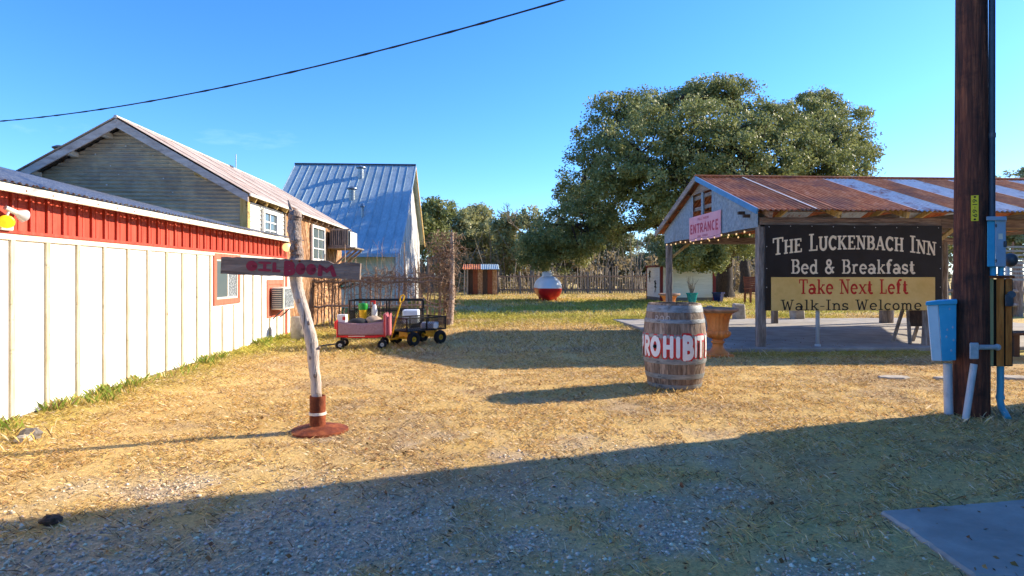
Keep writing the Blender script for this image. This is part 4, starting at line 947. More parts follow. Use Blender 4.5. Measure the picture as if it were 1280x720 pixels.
for k in range(5):
    w = .5 / 5; x0 = -.25 + k * w; hw = lambda x: math.sqrt(max(0, .244 ** 2 - x * x)); m = MB()
    a, c = x0 + .002, x0 + w - .002
    m.prism([(bc.x + a, bc.y - hw(a), BH - .05), (bc.x + (a + c) / 2, bc.y - hw((a + c) / 2), BH - .05), (bc.x + c, bc.y - hw(c), BH - .05), (bc.x + c, bc.y + hw(c), BH - .05), (bc.x + (a + c) / 2, bc.y + hw((a + c) / 2), BH - .05), (bc.x + a, bc.y + hw(a), BH - .05)], (0, 0, .018)); build(m, 'head_board', M_darkwood, barrel)
# lettering wrapped on the staves; each letter by its pixel span
av = math.atan2(-bd.y, -bd.x)
def ang(px):  # angle on the barrel from the pixel column
    return av + math.asin(max(-.99, min(.99, (px - 842.5) / 39.2)))
Lt = [('P', 801, 807), ('R', 807, 814), ('O', 814.5, 826), ('H', 829, 842), ('I', 843.5, 850), ('B', 852, 865), ('I', 865.5, 869), ('T', 869.5, 876.5), ('!', 877, 880.5)]
def letter_fn(ch, p0, p1, z0, z1):
    w = BLOCK[ch][0]
    A0, A1 = ang(p0), ang(p1)
    if ch == 'P': A0, A1 = ang(807) - .34, ang(807) - .06
    if ch == '!': A0, A1 = ang(876.5) + .10, ang(876.5) + .26
    def fn(x, y, l):
        a = A0 + (A1 - A0) * x / w; z = z0 + (z1 - z0) * y; r = br(z) + .0045 + l
        return (bc.x + r * math.cos(a), bc.y + r * math.sin(a), z)
    return fn
for ch, p0, p1 in Lt:
    zt = .565 if ch in 'BT' else .555; zb = .335 if ch == 'B' else .355
    fn = letter_fn(ch, p0, p1, zb, zt); st = BLOCK[ch][1]; wS = .24 if ch not in 'OB' else .28; ko, kw = MB(), MB()
    ribbons(ko, st, fn, wS + .20, .3, .0, .00015, .08, True); ribbons(kw, st, fn, wS, .2, .003, .00015, .08, True)
    lo_ = build(ko, 'letter_outline', M_brightred, barrel); build(kw, 'letter', M_whitepaint, lo_)
m = MB(); q = letter_fn('O', 814.5, 826, .355, .555)(.4, .5, .006); m.ell(q, (.02, .02, .02), 12, 8); build(m, 'bung_hole', M_hole, barrel)
ks = MB(); st, w_ = layout('ROO', BLOCK); zz0, zz1 = BH * .79, BH * .865
ribbons(ks, st, lambda x, y, l: (bc.x + (br(zz0 + (zz1 - zz0) * y) + .0035 + l) * math.cos(ang(817) + (ang(838) - ang(817)) * x / w_), bc.y + (br(zz0 + (zz1 - zz0) * y) + .0035 + l) * math.sin(ang(817) + (ang(838) - ang(817)) * x / w_), zz0 + (zz1 - zz0) * y), .1, .1, 0, .0001, .1)
build(ks, 'stamp', M_driftwood, barrel)['kind'] = 'stuff'

# ------------------------------------------------------------------ urns
def make_urn(label):
    u = thing('garden_urn', label, 'urn', (0, 0, 0), 'terracotta garden urns', local=True)
    m = MB(); m.box((0, 0, .02), (.36, .36, .05)); build(m, 'plinth', M_terra, u, bev=.01)
    m = MB(); m.lathe([(.17, .045), (.165, .06), (.12, .085), (.085, .13), (.075, .18), (.085, .2), (.098, .21), (.098, .225), (.085, .235), (.08, .255), (.10, .27)], n=32); build(m, 'stem', M_terra, u, True)
    m = MB(); m.lathe([(.09, .268), (.13, .28), (.166, .31), (.18, .345), (.174, .37), (.156, .385)], n=96, rmod=lambda a, j: 1 + .05 * math.cos(16 * a) * (1 if 0 < j < 5 else 0)); build(m, 'bowl_base', M_terra, u, True)
    m = MB(); m.lathe([(.152, .383), (.148, .42), (.154, .5), (.170, .58), (.196, .635), (.232, .66)], n=120, rmod=lambda a, j: 1 + .06 * abs(math.sin(9 * a)) - .035, cap=False); build(m, 'bowl', M_terra, u, True)
    m = MB(); m.lathe([(.232, .655), (.27, .672), (.292, .69), (.295, .71), (.285, .724), (.25, .728), (.232, .715), (.232, .69)], n=48, rmod=lambda a, j: 1 + .012 * math.cos(24 * a) * (2 <= j <= 4), cap=False); build(m, 'rim', M_terragrey, u, True)
    m = MB(); m.lathe([(.236, .69), (.1, .70), (.0, .70)], n=24, cap=False); build(m, 'soil', M_soil, u)
    return u
urn = make_urn('fluted terracotta urn standing in front of the pavilion slab beside the barrel')
p = gp(902, 447); urn.location = (p.x, p.y + .14, 0)
p = gp(836.5, 400); q = at(836.5, 400, 16.6); copy_tree(urn, 'fluted terracotta urn on the lawn behind the barrel and corner post', (q.x, q.y, 0))
p = gp(886, 412); m = MB(); m.ell((p.x + .02, p.y, .24), (.16, .13, .30), 12, 9, .12); single(m, 'stone_lump', M_stone, 'knobbly pale rock standing between the barrel and the urn', 'rock', (p.x, p.y, 0), group='rocks round the slab')

# ------------------------------------------------------------------ pavilion
PX, PF, PB = 4.56, 9.62, 14.35; RY, RZ = 12.0, 3.16; EF, EB, EZ2 = 9.27, 14.75, 2.215; PX1 = 12.9
pav = thing('pavilion', 'open timber pavilion with rusty corrugated roof and galvanised gable', 'pavilion', (8.5, 12, .05))
slope = (RZ - EZ2) / (RY - EF)
def pz(y): return RZ - abs(y - RY) * slope
def proof(front):
    d = Vector((0, (EF if front else EB) - RY, EZ2 - RZ)); m = MB()
    corr_sheet(m, (0, 0, 0), (.68, 0, 0), d, (0, slope, 1), 6, 4, .085, .015)
    if front:
        pass
    return m
shr = {}
for mt in (M_rusttin, M_rustgalv, M_whiteplastic):
    shr[mt.name] = (proof(True).mesh('roof_sheet', mt, True), proof(False).mesh('roof_sheet', mt, True))
x = PX - .17; i = 0
galv = {4, 6, 8, 10}
while x < PX1:
    mt = M_rustgalv if i in galv else M_rusttin
    for f_ in (0, 1): piece('roof_sheet', shr[mt.name][f_], pav, (x, RY, RZ + .02 + .008 * (i % 2)))
    x += .648; i += 1
m = MB(); d = Vector((0, EF - RY, EZ2 - RZ)); o = Vector((PX + .75, RY, RZ + .047)); m.add([o + Vector((0, 0, 0)), o + Vector((.028, 0, 0)), o + d + Vector((.028, 0, 0)), o + d], [(0, 3, 2, 1)]); build(m, 'lap_strip', M_whiteplastic, pav)
m = MB(); m.tube([(PX - .2, RY, RZ + .04), (PX1, RY, RZ + .04)], .035, 8); build(m, 'ridge_cap', M_rusttin, pav, True)
# rake flashing and boards
m = MB(); m.bar((PX - .19, EF + .01, EZ2 - .0), (PX - .19, RY, RZ + .0), .025, .09, (0, 0, 1)); build(m, 'rake_flashing', M_shadeblue, pav)
m = MB(); m.bar((PX - .19, RY, RZ - .0), (PX - .19, EB - .01, EZ2 - .0), .03, .12, (0, 0, 1)); build(m, 'rake_board', M_weatherY, pav)
# gable cladding: vertical corrugated sheets with a vent opening
GZ = 1.985; VY0, VY1 = onX(893, 250, PX).y, onX(869, 250, PX).y   # opening (near, far)
VZ0 = 2.42
y = PF - .08
edges = [PF - .08, 10.25, 10.95, VY0, VY1, 13.2, 13.8, PB + .1]
for a, b in zip(edges, edges[1:]):
    op = abs(a - VY0) < 1e-6; k = max(4, int((b - a) / .07 * 6)); vs = []
    for j in range(k + 1):
        yy = a + (b - a) * j / k; xx = PX - .05 - .008 * math.sin(2 * math.pi * yy / .07); zt = VZ0 if op else pz(yy) - .05
        vs += [(xx, yy, GZ + .01 * math.sin(yy * 2)), (xx, yy, zt)]
    m = MB(); m.add(vs, [(2 * j, 2 * j + 1, 2 * j + 3, 2 * j + 2) for j in range(k)]); build(m, 'gable_sheet', M_galvwall, pav, True)
ym = (VY0 + VY1) / 2
m = MB(); m.bb((PX - .05, ym - .05, VZ0 - .02), (PX - .02, ym + .05, pz(ym) - .06)); build(m, 'vent_mullion', M_galvwall, pav)
for zz in (2.55, 2.78):
    m = MB(); m.bb((PX - .015, VY0, zz), (PX + .02, VY1, zz + .07)); build(m, 'vent_slat', M_weatherY, pav)
m = MB(); m.prism([(PX - .058, VY0 - .1, pz(VY0 - .1) - .06), (PX - .058, VY1 + .1, pz(VY1 + .1) - .06), (PX - .058, RY, RZ - .05)], (.02, 0, 0)); build(m, 'vent_head', M_weatherY, pav)
for (yy, zz) in ((10.05, 2.24), (9.85, 2.17)):
    m = MB(); m.bb((PX - .16, yy - .03, zz), (PX - .05, yy + .03, zz + .05)); build(m, 'purlin_end', M_darkwood, pav)
# timbers
def wobble_post(x, y, z0, z1, r):
    m = MB(); pts = [(x + jit(.012), y + jit(.012), z0 + (z1 - z0) * i / 6) for i in range(7)]; m.tube(pts, [r * (1 + jit(.1)) for _ in pts], 10); return m
for (x, y, sq) in [(PX + .03, PF, 1), (PX + .03, PB, 1), (7.45, PF + .05, 0), (onY(968.5, 400, PB).x, PB, 1), (onY(1104, 400, PB).x, PB, 1), (onY(1180, 400, PB).x, PB, 0), (10.0, PF, 1), (10.1, PB, 0), (12.6, PF, 1), (12.6, PB, 1)]:
    if sq: m = MB(); m.bb((x - .07, y - .06, .05), (x + .06, y + .06, 2.03)); build(m, 'post', M_weatherZ, pav, bev=.006)
    else: build(wobble_post(x, y, .05, 2.03, .08), 'post', M_weatherZ, pav, True)
m = MB(); m.bb((PX - .02, PF - .06, 1.99), (7.6, PF + .04, 2.15)); build(m, 'front_beam', M_weatherX, pav, bev=.008)
m = MB(); m.bb((7.605, PF - .05, 1.985), (12.8, PF + .05, 2.14)); build(m, 'front_beam', M_weatherX, pav, bev=.008)
m = MB(); m.bb((PX + .0, PF - .085, 2.07), (7.2, PF - .0615, 2.125)); build(m, 'beam_board', M_weatherX, pav, bev=.003)
m = MB(); m.bb((PX - .02, PB - .06, 1.97), (12.8, PB + .06, 2.13)); build(m, 'rear_beam', M_weatherX, pav, bev=.008)
for k in range(8):
    x = PX + .06 + k * 1.12
    for yy in (EF + .06, EB - .06):
        m = MB(); m.bar((x, yy, pz(yy) - .065), (x, RY, RZ - .065), .05, .1); build(m, 'rafter', M_yellowwood if k % 3 else M_weatherX, pav)
    m = MB(); m.bb((x - .02 + .05, PF, 2.16), (x + .02 + .05, PB, 2.24)); build(m, 'tie_beam', M_weatherY, pav)
for yy in (9.9, 10.6, 11.3, 12.7, 13.4, 14.1):
    m = MB(); m.bb((PX - .1, yy - .03, pz(yy) - .018), (12.8, yy + .03, pz(yy) + .002)); build(m, 'purlin', M_weatherX, pav)
for (x, s) in ((7.4, 1), (7.4, -1), (10.0, 1), (10.0, -1), (12.5, -1), (PX + .05, 1)):
    for yy in (PF + .03, PB):
        m = MB(); m.bar((x, yy, 1.62), (x + s * .5, yy, 2.0), .06, .06, (0, 1, 0)); build(m, 'knee_brace', M_yellowwood, pav, bev=.004)
# string lights along the gable and inside
sl = thing('string_lights', 'string of warm bulbs along the lower edge of the pavilion gable', 'string lights', (PX, 12, 1.97))
for (A, B, n, lb) in [((PX - .08, PF + .2, 1.985), (PX - .08, PB, 1.985), 14, 0), ((PX + .45, PF + .1, 2.0), (PX + .5, PB - .1, 2.02), 9, 1)]:
    A, B = Vector(A), Vector(B); m = MB(); pts = [A.lerp(B, i / 28) - Vector((0, 0, .03 * abs(math.sin(math.pi * i / 28 * 4)))) for i in range(29)]; m.tube(pts, .004, 5); build(m, 'cable', M_cable, sl)
    for i in range(n):
        q = A.lerp(B, (i + .5) / n) - Vector((0, 0, .03 * abs(math.sin(math.pi * (i + .5) / n * 4)) + .03)); m = MB(); m.ell(q, (.016, .016, .02), 8, 6); bu = build(m, 'bulb', M_warm, sl, True)
        m = MB(); m.tube([q + Vector((0, 0, .02)), q + Vector((0, 0, .036))], .011, 6); build(m, 'socket', M_cable, bu)
# ENTRANCE sign on the gable
X = PX - .075; a0, a1 = onX(862, 300, X), onX(901, 296, X)
es = thing('entrance_sign', 'faded pink ENTRANCE sign fixed to the galvanised gable', 'sign', (X, (a0.y + a1.y) / 2, 2.0))
zt = onX(901, 262, X).z; zbm = onX(901, 296, X).z
m = MB(); m.bb((X - .008, a1.y, zbm), (X + .008, a0.y, zt)); build(m, 'board', M_pink, es, bev=.002)
Ls = a0.y - a1.y; Hs = zt - zbm
def efn(u0, u1, w, v0, v1): return lambda x, y, l: (X - .0105 - l, a0.y - Ls * (u0 + (u1 - u0) * x / w), zbm + Hs * (v0 + (v1 - v0) * y))
letters(es, M_pinkred, 'ENTRANCE', BLOCK, lambda w: efn(.04, .95, w, .30, .68), .2, .1)
letters(es, M_pinkred, 'FULL MOON', BLOCK, lambda w: efn(.3, .66, w, .80, .90), .16, .1)
k = MB(); rr = random.Random(3); u = .3
while u < .62:
    if not .40 < u < .46:
        k.add([efn(0, 1, 1, 0, 1)(u, .12, .0), efn(0, 1, 1, 0, 1)(u + .012, .12, 0), efn(0, 1, 1, 0, 1)(u + .012, .21, 0), efn(0, 1, 1, 0, 1)(u, .21, 0)], [(0, 1, 2, 3)])
    u += .028
build(k, 'worn_marks', M_pinkred, es)['kind'] = 'stuff'

# ------------------------------------------------------------------ the inn sign
SY = PF - .13
inn = thing('inn_sign', 'large black and gold LUCKENBACH INN bed and breakfast sign hung on the pavilion', 'sign', (onY(1066, 388, SY).x, SY, .6))
A = onY(956.5, 281, SY); Bq = onY(1177, 389, SY); BL = onY(960, 388, SY)
x0, x1, z1, z0 = A.x, Bq.x, A.z, Bq.z
m = MB(); m.bb((x0, SY - .01, z0 + .02), (x1, SY + .014, z1)); build(m, 'board', M_signblack, inn, bev=.002)
g0, g1 = onY(963.5, 346, SY).x, onY(1168, 346, SY).x; gz1 = onY(963, 346.5, SY).z; gz0 = onY(963, 388, SY).z
m = MB(); m.bb((g0, SY - .016, gz0 - .005), (g1, SY - .0102, gz1)); build(m, 'gold_panel', M_signtan, inn)
def sfn(px0, px1, w, py0, py1, lift, arch=0):
    X0, X1 = onY(px0, 345, SY).x, onY(px1, 345, SY).x; Z0, Z1 = onY(1060, py0, SY).z, onY(1060, py1, SY).z; sc = abs(onY(1060, 300, SY).z - onY(1060, 301, SY).z)
    def f(x, y, l):
        t = 2 * x / w - 1
        return (X0 + (X1 - X0) * x / w, SY - lift - l, Z0 + (Z1 - Z0) * y - arch * sc * t * t)
    return f
line = 'THE LUCKENBACH INN'; big = {0, 4, 15}
letters(inn, M_lettertan, line, SLAB, lambda w: sfn(965.5, 1169.5, w, 311.5, 290.5, .0115, 8.0), .155, .085, [1.0 if i in big else .80 for i in range(len(line))], .3)
letters(inn, M_lettertan, 'Bed & Breakfast', SLAB, lambda w: sfn(988.5, 1143.5, w, 342, 324.5, .0115), .15, .08)
letters(inn, M_signred, 'Take Next Left', SLAB, lambda w: sfn(998, 1134.5, w, 367.2, 349.2, .0175), .15, .08)
letters(inn, M_black, 'Walk-Ins Welcome', SLAB, lambda w: sfn(975.5, 1151.5, w, 387.6, 374.5, .0175), .115, .075)
sw = MB(); sw.lathe([(.0, -.001), (.007, 0), (.0, .004)], n=7, cap=False); swm = sw.mesh('screw', M_whiteplastic)
for i in range(9):
    for zz in (z1 - .03,):
        o = piece('screw', swm, inn, (x0 + .06 + i * (x1 - x0 - .12) / 8, SY - .0105, zz + jit(.012))); o.rotation_euler = (R(90), 0, 0)
for zz in (z1 - .35, z1 - .7, z1 - 1.0):
    for xx in (x0 + .02, x1 - .03):
        o = piece('screw', swm, inn, (xx, SY - .0105, zz)); o.rotation_euler = (R(90), 0, 0)
# slim white pipe below the sign
p = onY(1022, 438, SY + .1); m = MB(); m.tube([(p.x, SY + .1, .05), (p.x, SY + .1, 1.1)], .031, 14); m.tube([(p.x, SY + .1, .05), (p.x, SY + .1, .09)], .045, 14); single(m, 'sign_pipe', M_pvc, 'slim pale pipe propping the inn sign from the slab', 'pipe', (p.x, SY + .1, .05), True)
for i, (px, w, h) in enumerate([(923, .28, .46), (996, .30, .36)]):
    q = at(px, 402, 16.35); m = MB(); m.bb((q.x - w / 2, q.y - .14, 0), (q.x + w / 2, q.y + .14, h)); m.v = [(v[0] + jit(.02), v[1] + jit(.02), v[2] + jit(.02)) for v in m.v]
    single(m, 'stone_block', M_stone, ['upright pale limestone block behind the urn at the slab edge', 'pale limestone block seen under the sign at the slab edge'][i], 'stone block', (q.x, q.y, 0), bev=.03, group='limestone blocks along the slab')
# A-frame board standing on the slab
fb = gp(1146, 430, .055); af = thing('sandwich_board', 'dark weathered sandwich board standing on the slab under the inn sign', 'sandwich board', (fb.x + .15, fb.y + .1, .055))
for dy in (0, .42):
    for sx in (0, .36):
        t = .2 if dy == 0 else .24; m = MB(); m.bar((fb.x - .12 + sx, fb.y + dy, .055), (fb.x - .02 + sx, fb.y + t, .78), .05, .03, (0, 1, 0)); build(m, 'leg', M_weatherZ, af)
m = MB(); m.add([(fb.x - .06, fb.y + .06, .35), (fb.x + .30, fb.y + .06, .35), (fb.x + .36, fb.y + .17, .76), (fb.x, fb.y + .17, .76)], [(0, 1, 2, 3)]); m.v = m.v; build(m, 'panel', M_darkwood, af).modifiers.new('solid', 'SOLIDIFY').thickness = .02

# ------------------------------------------------------------------ utility pole and service boxes
pc = at(1214, 520, 5.30); PD = 5.30
def po(px, py, dd=0): return at(px, py, PD + dd)
pole = thing('utility_pole', 'thick dark creosoted utility pole with a yellow tag', 'utility pole', (pc.x, pc.y, 0))
m = MB(); n = 28; vs, fs = [], []; nz_ = 40
for j in range(nz_ + 1):
    z = -.1 + 8.1 * (j / nz_); r = .134 - .0055 * z
    for k in range(n):
        a = 2 * math.pi * k / n; rr = r * (1 + .012 * math.sin(7 * a + 1.3 * math.sin(z)) + .008 * math.sin(13 * a + z))
        vs.append((pc.x + rr * math.cos(a), pc.y + rr * math.sin(a), z))
for j in range(nz_):
    for k in range(n): fs.append((j * n + k, j * n + (k + 1) % n, (j + 1) * n + (k + 1) % n, (j + 1) * n + k))
fs.append(tuple(nz_ * n + k for k in range(n))); m.add(vs, fs); build(m, 'pole', M_pole, pole, True)
cd = Vector((-pc.x, -pc.y, 0)).normalized(); cr = Vector((-cd.y, cd.x, 0))   # towards camera, to the right
def onp(px, py, rad=.128):   # point on the pole face seen at a pixel
    lat_ = (px - 1214) / F * (PD - .1); q = Vector((pc.x, pc.y, 0)) + cr * lat_ + cd * math.sqrt(max(0, rad * rad - lat_ * lat_)); q.z = H + (HOR - py) / F * (PD - .13); return q
tq0, tq1 = onp(1213.5, 275), onp(1221.5, 243); nn = (onp(1217.5, 260) - Vector((pc.x, pc.y, onp(1217.5, 260).z))).normalized(); tr = Vector((-nn.y, nn.x, 0))
ctr = onp(1217.5, 260, .128); hh = (tq1.z - tq0.z) / 2; ww = .026
m = MB(); m.add([ctr + tr * a * ww + Vector((0, 0, b * hh)) + nn * c for c in (.004, .0) for a, b in ((-1, -1), (1, -1), (1, 1), (-1, 1))], [(0, 1, 2, 3), (4, 7, 6, 5), (0, 4, 5, 1), (1, 5, 6, 2), (2, 6, 7, 3), (3, 7, 4, 0)]); tag_ = build(m, 'tag', M_yellowtag, pole)
k = MB(); s_, w_ = layout('61-69', BLOCK)
ribbons(k, s_, lambda x, y, l: ctr + tr * (.016 - .032 * y) * -1 + Vector((0, 0, hh * .72 - 1.44 * hh * x / w_)) + nn * (.0052 + l), .13, .1, 0, .0001); build(k, 'lettering', M_black, tag_)
for zz in (hh * .88, -hh * .88):
    m = MB(); q = nn.to_track_quat('Z', 'Y'); b2 = MB(); b2.lathe([(.0, 0), (.009, 0), (.0, .004)], n=8, cap=False); m.add([q @ Vector(v) + ctr + nn * .0045 + Vector((0, 0, zz)) for v in b2.v], b2.f); build(m, 'nail', M_black, tag_)
# riser conduit on the right side of the pole
cq = Vector((pc.x, pc.y, 0)) + cr * .142 + cd * .03
m = MB(); m.tube([(cq.x, cq.y, po(1240, 275).z), (cq.x, cq.y, 7.6)], .024, 12); build(m, 'riser_conduit', M_darkpipe, pole, True)
for zz in (2.4, 4.2, 6.0):
    m = MB(); m.lathe([(.028, -.02), (.028, .02), (.025, .02), (.025, -.02)], (cq.x, cq.y, zz), 12, closed=True); build(m, 'strap', M_dullmetal, pole)
# blue panel box on the pole
def obox(px0, px1, py0, py1, dep0, dep1, mat, nm, par, bev=.006):
    """box facing the camera between pixel columns at depth dep0, going back to dep1"""
    a, b2 = at(px0, py0, dep0), at(px1, py1, dep0); f = Vector((ray((px0 + px1) / 2)[0], ray((px0 + px1) / 2)[1], 0)).normalized() * (dep1 - dep0)
    m = MB(); P4 = [Vector((a.x, a.y, b2.z)), Vector((b2.x, b2.y, b2.z)), Vector((b2.x, b2.y, a.z)), Vector((a.x, a.y, a.z))]; m.prism(P4, f); return build(m, nm, mat, par, bev=bev)
q = po(1246, 335, -.05); pb = thing('electrical_box', 'blue metal electric panel box mounted on the right of the utility pole', 'electrical box', (q.x, q.y, q.z))
obox(1234, 1244, 276, 333.5, 5.17, 5.36, M_blue, 'side_cover', pb); obox(1244.2, 1257.5, 273, 333.5, 5.165, 5.36, M_slate, 'front_cover', pb)
obox(1233, 1258.5, 270.5, 275.5, 5.14, 5.38, M_slate, 'top_flange', pb, .003)
m = MB(); a = at(1240, 340, 5.24); m.tube([a + Vector((0, 0, .05)), a - Vector((0, 0, .04))], .03, 10); a = at(1251, 340, 5.24); m.tube([a + Vector((0, 0, .05)), a - Vector((0, 0, .045))], .022, 10); build(m, 'conduit_stub', M_blue, pb, True)
q = at(1263, 325, 5.42); mt_ = thing('electric_meter', 'round grey glass electric meter behind the blue panel box', 'meter', (q.x, q.y, q.z))
m = MB(); m.ell(q, (.055, .055, .062), 16, 12); build(m, 'dome', M_dullmetal, mt_, True)
m = MB(); m.tube([q + Vector((0, .03, -.05)), q + Vector((0, .03, -.17))], .017, 10); build(m, 'stem', M_paleblue, mt_, True)
# wooden service cabinet below
q = at(1250, 458, 5.22); cb = thing('service_cabinet', 'tall narrow wooden service cabinet with mismatched panels beside the utility pole', 'cabinet', (q.x, q.y, q.z))
obox(1234, 1266, 349, 458, 5.26, 5.42, M_darkwood, 'carcass', cb)
obox(1234.3, 1242, 348, 457.5, 5.235, 5.2598, M_olive, 'panel', cb, .003); obox(1245.5, 1255, 346, 458, 5.222, 5.2598, M_orangewood, 'panel', cb, .004); obox(1257, 1265, 348, 456.5, 5.24, 5.2598, M_orangewood, 'panel', cb, .003)
obox(1232.5, 1268.5, 344.5, 347.8, 5.20, 5.46, M_rust, 'lid', cb, .003)
gb = thing('small_lock_box', 'small dark grey round-topped box on the service cabinet', 'box', at(1263, 382, 5.2))
obox(1256.5, 1267, 368, 383, 5.17, 5.235, M_dullmetal, 'body', gb, .006)
a, b2 = at(1264.5, 368, 5.165), at(1264.5, 368, 5.234); m = MB(); m.tube([a, b2], .03, 14); build(m, 'cap', M_darkpipe, gb, True)
m = MB(); a = at(1256.6, 305, 5.155); m.box(a, (.016, .02, .05)); build(m, 'latch', M_dullmetal, pb, bev=.002)
for yy in (282, 326):
    m = MB(); a = at(1245.2, yy, 5.158); m.ell(a, (.006, .006, .016), 8, 6); build(m, 'hinge', M_dullmetal, pb)
m = MB(); a, b2 = at(1248, 292, 5.1635), at(1253.5, 299, 5.1635); m.add([Vector((a.x, a.y, b2.z)), Vector((b2.x, b2.y, b2.z)), Vector((b2.x, b2.y, a.z)), a], [(0, 1, 2, 3)]); build(m, 'sticker', M_cream, pb)
# conduits
q = at(1207, 521, 5.1); cn = thing('conduit', 'leaning grey conduit with a junction box in front of the utility pole', 'conduit', (q.x, q.y, 0))
a, b2 = at(1207, 520, 5.07), at(1217.5, 455, 5.07); m = MB(); m.tube([a - Vector((0, 0, .03)), b2], [.026, .026], 12); build(m, 'pipe', M_pvc, cn, True)
obox(1212, 1223.5, 429, 449, 5.04, 5.11, M_pvc, 'junction_box', cn, .006)
a, b2 = at(1222, 434, 5.075), at(1244, 434, 5.16); m = MB(); m.tube([a, b2], .021, 12); m.ell(at(1246.5, 434, 5.17), (.028, .028, .028), 10, 8); build(m, 'arm', M_pvc, cn, True)
q = at(1251, 500, 5.3); c2 = thing('drain_pipe', 'teal pipe with an elbow running from the cabinet into the ground', 'pipe', (q.x, q.y, 0))
m = MB(); m.tube([at(1250.5, 457, 5.3), at(1250.5, 480, 5.3), at(1250, 500, 5.28), at(1252, 510, 5.24), at(1256, 516, 5.16), at(1260, 521, 5.1) - Vector((0, 0, .02))], .027, 12); build(m, 'pipe', M_tealpipe, c2, True)
m = MB(); m.tube([at(1250.4, 494, 5.285), at(1250.2, 499, 5.28)], .033, 12); build(m, 'coupling', M_tealpipe, c2, True)
m = MB(); m.tube([at(1236.5, 457, 5.34), at(1236, 518, 5.34) - Vector((0, 0, .05))], .012, 8); q = at(1236, 518, 5.34); single(m, 'ground_conduit', M_pvc, 'thin grey conduit dropping from the cabinet close to the pole', 'conduit', (q.x, q.y, 0), True)
# blue pedestal
q = at(1186, 517, 5.32); pd_ = thing('utility_pedestal', 'blue and white wedge-shaped utility pedestal on a grey pipe', 'pedestal', (q.x, q.y, 0))
m = MB(); m.tube([(q.x, q.y, -.05), at(1184.5, 455, 5.32)], .035, 14); build(m, 'post', M_pvc, pd_, True)
fw = Vector((ray(1180)[0], ray(1180)[1], 0)).normalized() * .2
def quadbox(px, mat, nm, d0):
    P4 = [at(x_, y_, d0) for x_, y_ in px]; m = MB(); m.prism(P4, fw); return build(m, nm, mat, pd_, bev=.005)
quadbox([(1164.5, 451), (1177.2, 451.5), (1172.6, 381), (1158.5, 381.5)], M_paleblue, 'side_door', 5.20)
quadbox([(1177.5, 451.5), (1195, 450.5), (1195.5, 380), (1173, 380.5)], M_blue, 'cabinet', 5.198)
m = MB(); a = [at(x_, y_, 5.18) for x_, y_ in ((1157, 382), (1196.5, 380), (1196.5, 374.5), (1172, 376), (1157, 378))]; m.prism(a, fw * 1.2); build(m, 'lid', M_blue, pd_, bev=.004)
for (x_, y_) in ((1187, 386), (1184, 412), (1191, 409), (1192, 425), (1189, 438), (1183, 421)):
    m = MB(); m.ell(at(x_, y_, 5.198), (.009, .006, .012), 8, 5); build(m, 'bolt', M_slate, pd_)

# ------------------------------------------------------------------ wheels and carts (local coordinates, x along the cart)
def wheel(par, x, y, r, w, hub, rimr=.45):
    m = MB(); rt = r - w * .5; prof_ = [(rt + w * .5 * math.cos(t), w * .62 * math.sin(t)) for t in [2 * math.pi * k / 10 for k in range(10)]]
    m.lathe(prof_, n=22, closed=True); m.v = [(v[0] + x, v[2] + y, v[1] + r) for v in m.v]; wh = build(m, 'wheel', M_tyre, par, True)
    m = MB(); m.lathe([(.0, -w * .42), (r * .16, -w * .42), (r * .18, -w * .25), (r * rimr * .8, -w * .25), (r * rimr * 1.25, -w * .45), (r * rimr * 1.3, 0), (r * rimr * 1.25, w * .45), (r * rimr * .8, w * .25), (r * .18, w * .25), (r * .16, w * .42), (0, w * .42)], n=18, cap=False); m.v = [(v[0] + x, v[2] + y, v[1] + r) for v in m.v]; build(m, 'rim', hub, wh, True)
    m = MB(); m.lathe([(.0, -w * .46), (r * .1, -w * .46), (r * .1, w * .46), (0, w * .46)], n=10, cap=False); m.v = [(v[0] + x, v[2] + y, v[1] + r) for v in m.v]; build(m, 'hub_cap', M_dullmetal, wh)
def diamond(m, x0, x1, y, z0, z1, s, t, axis='x'):
    h = z1 - z0; u = x0 - h
    def P(a, z): return (a, y, z) if axis == 'x' else (y, a, z)
    while u < x1:
        for sg in (1, -1):
            a0, a1 = (u, u + h); za, zb = (z0, z1) if sg == 1 else (z1, z0)
            t0 = max(0, (x0 - a0) / h); t1 = min(1, (x1 - a0) / h)
            if t1 - t0 > .05:
                m.bar(P(a0 + h * t0, za + (zb - za) * t0), P(a0 + h * t1, za + (zb - za) * t1), t, t)
        u += s
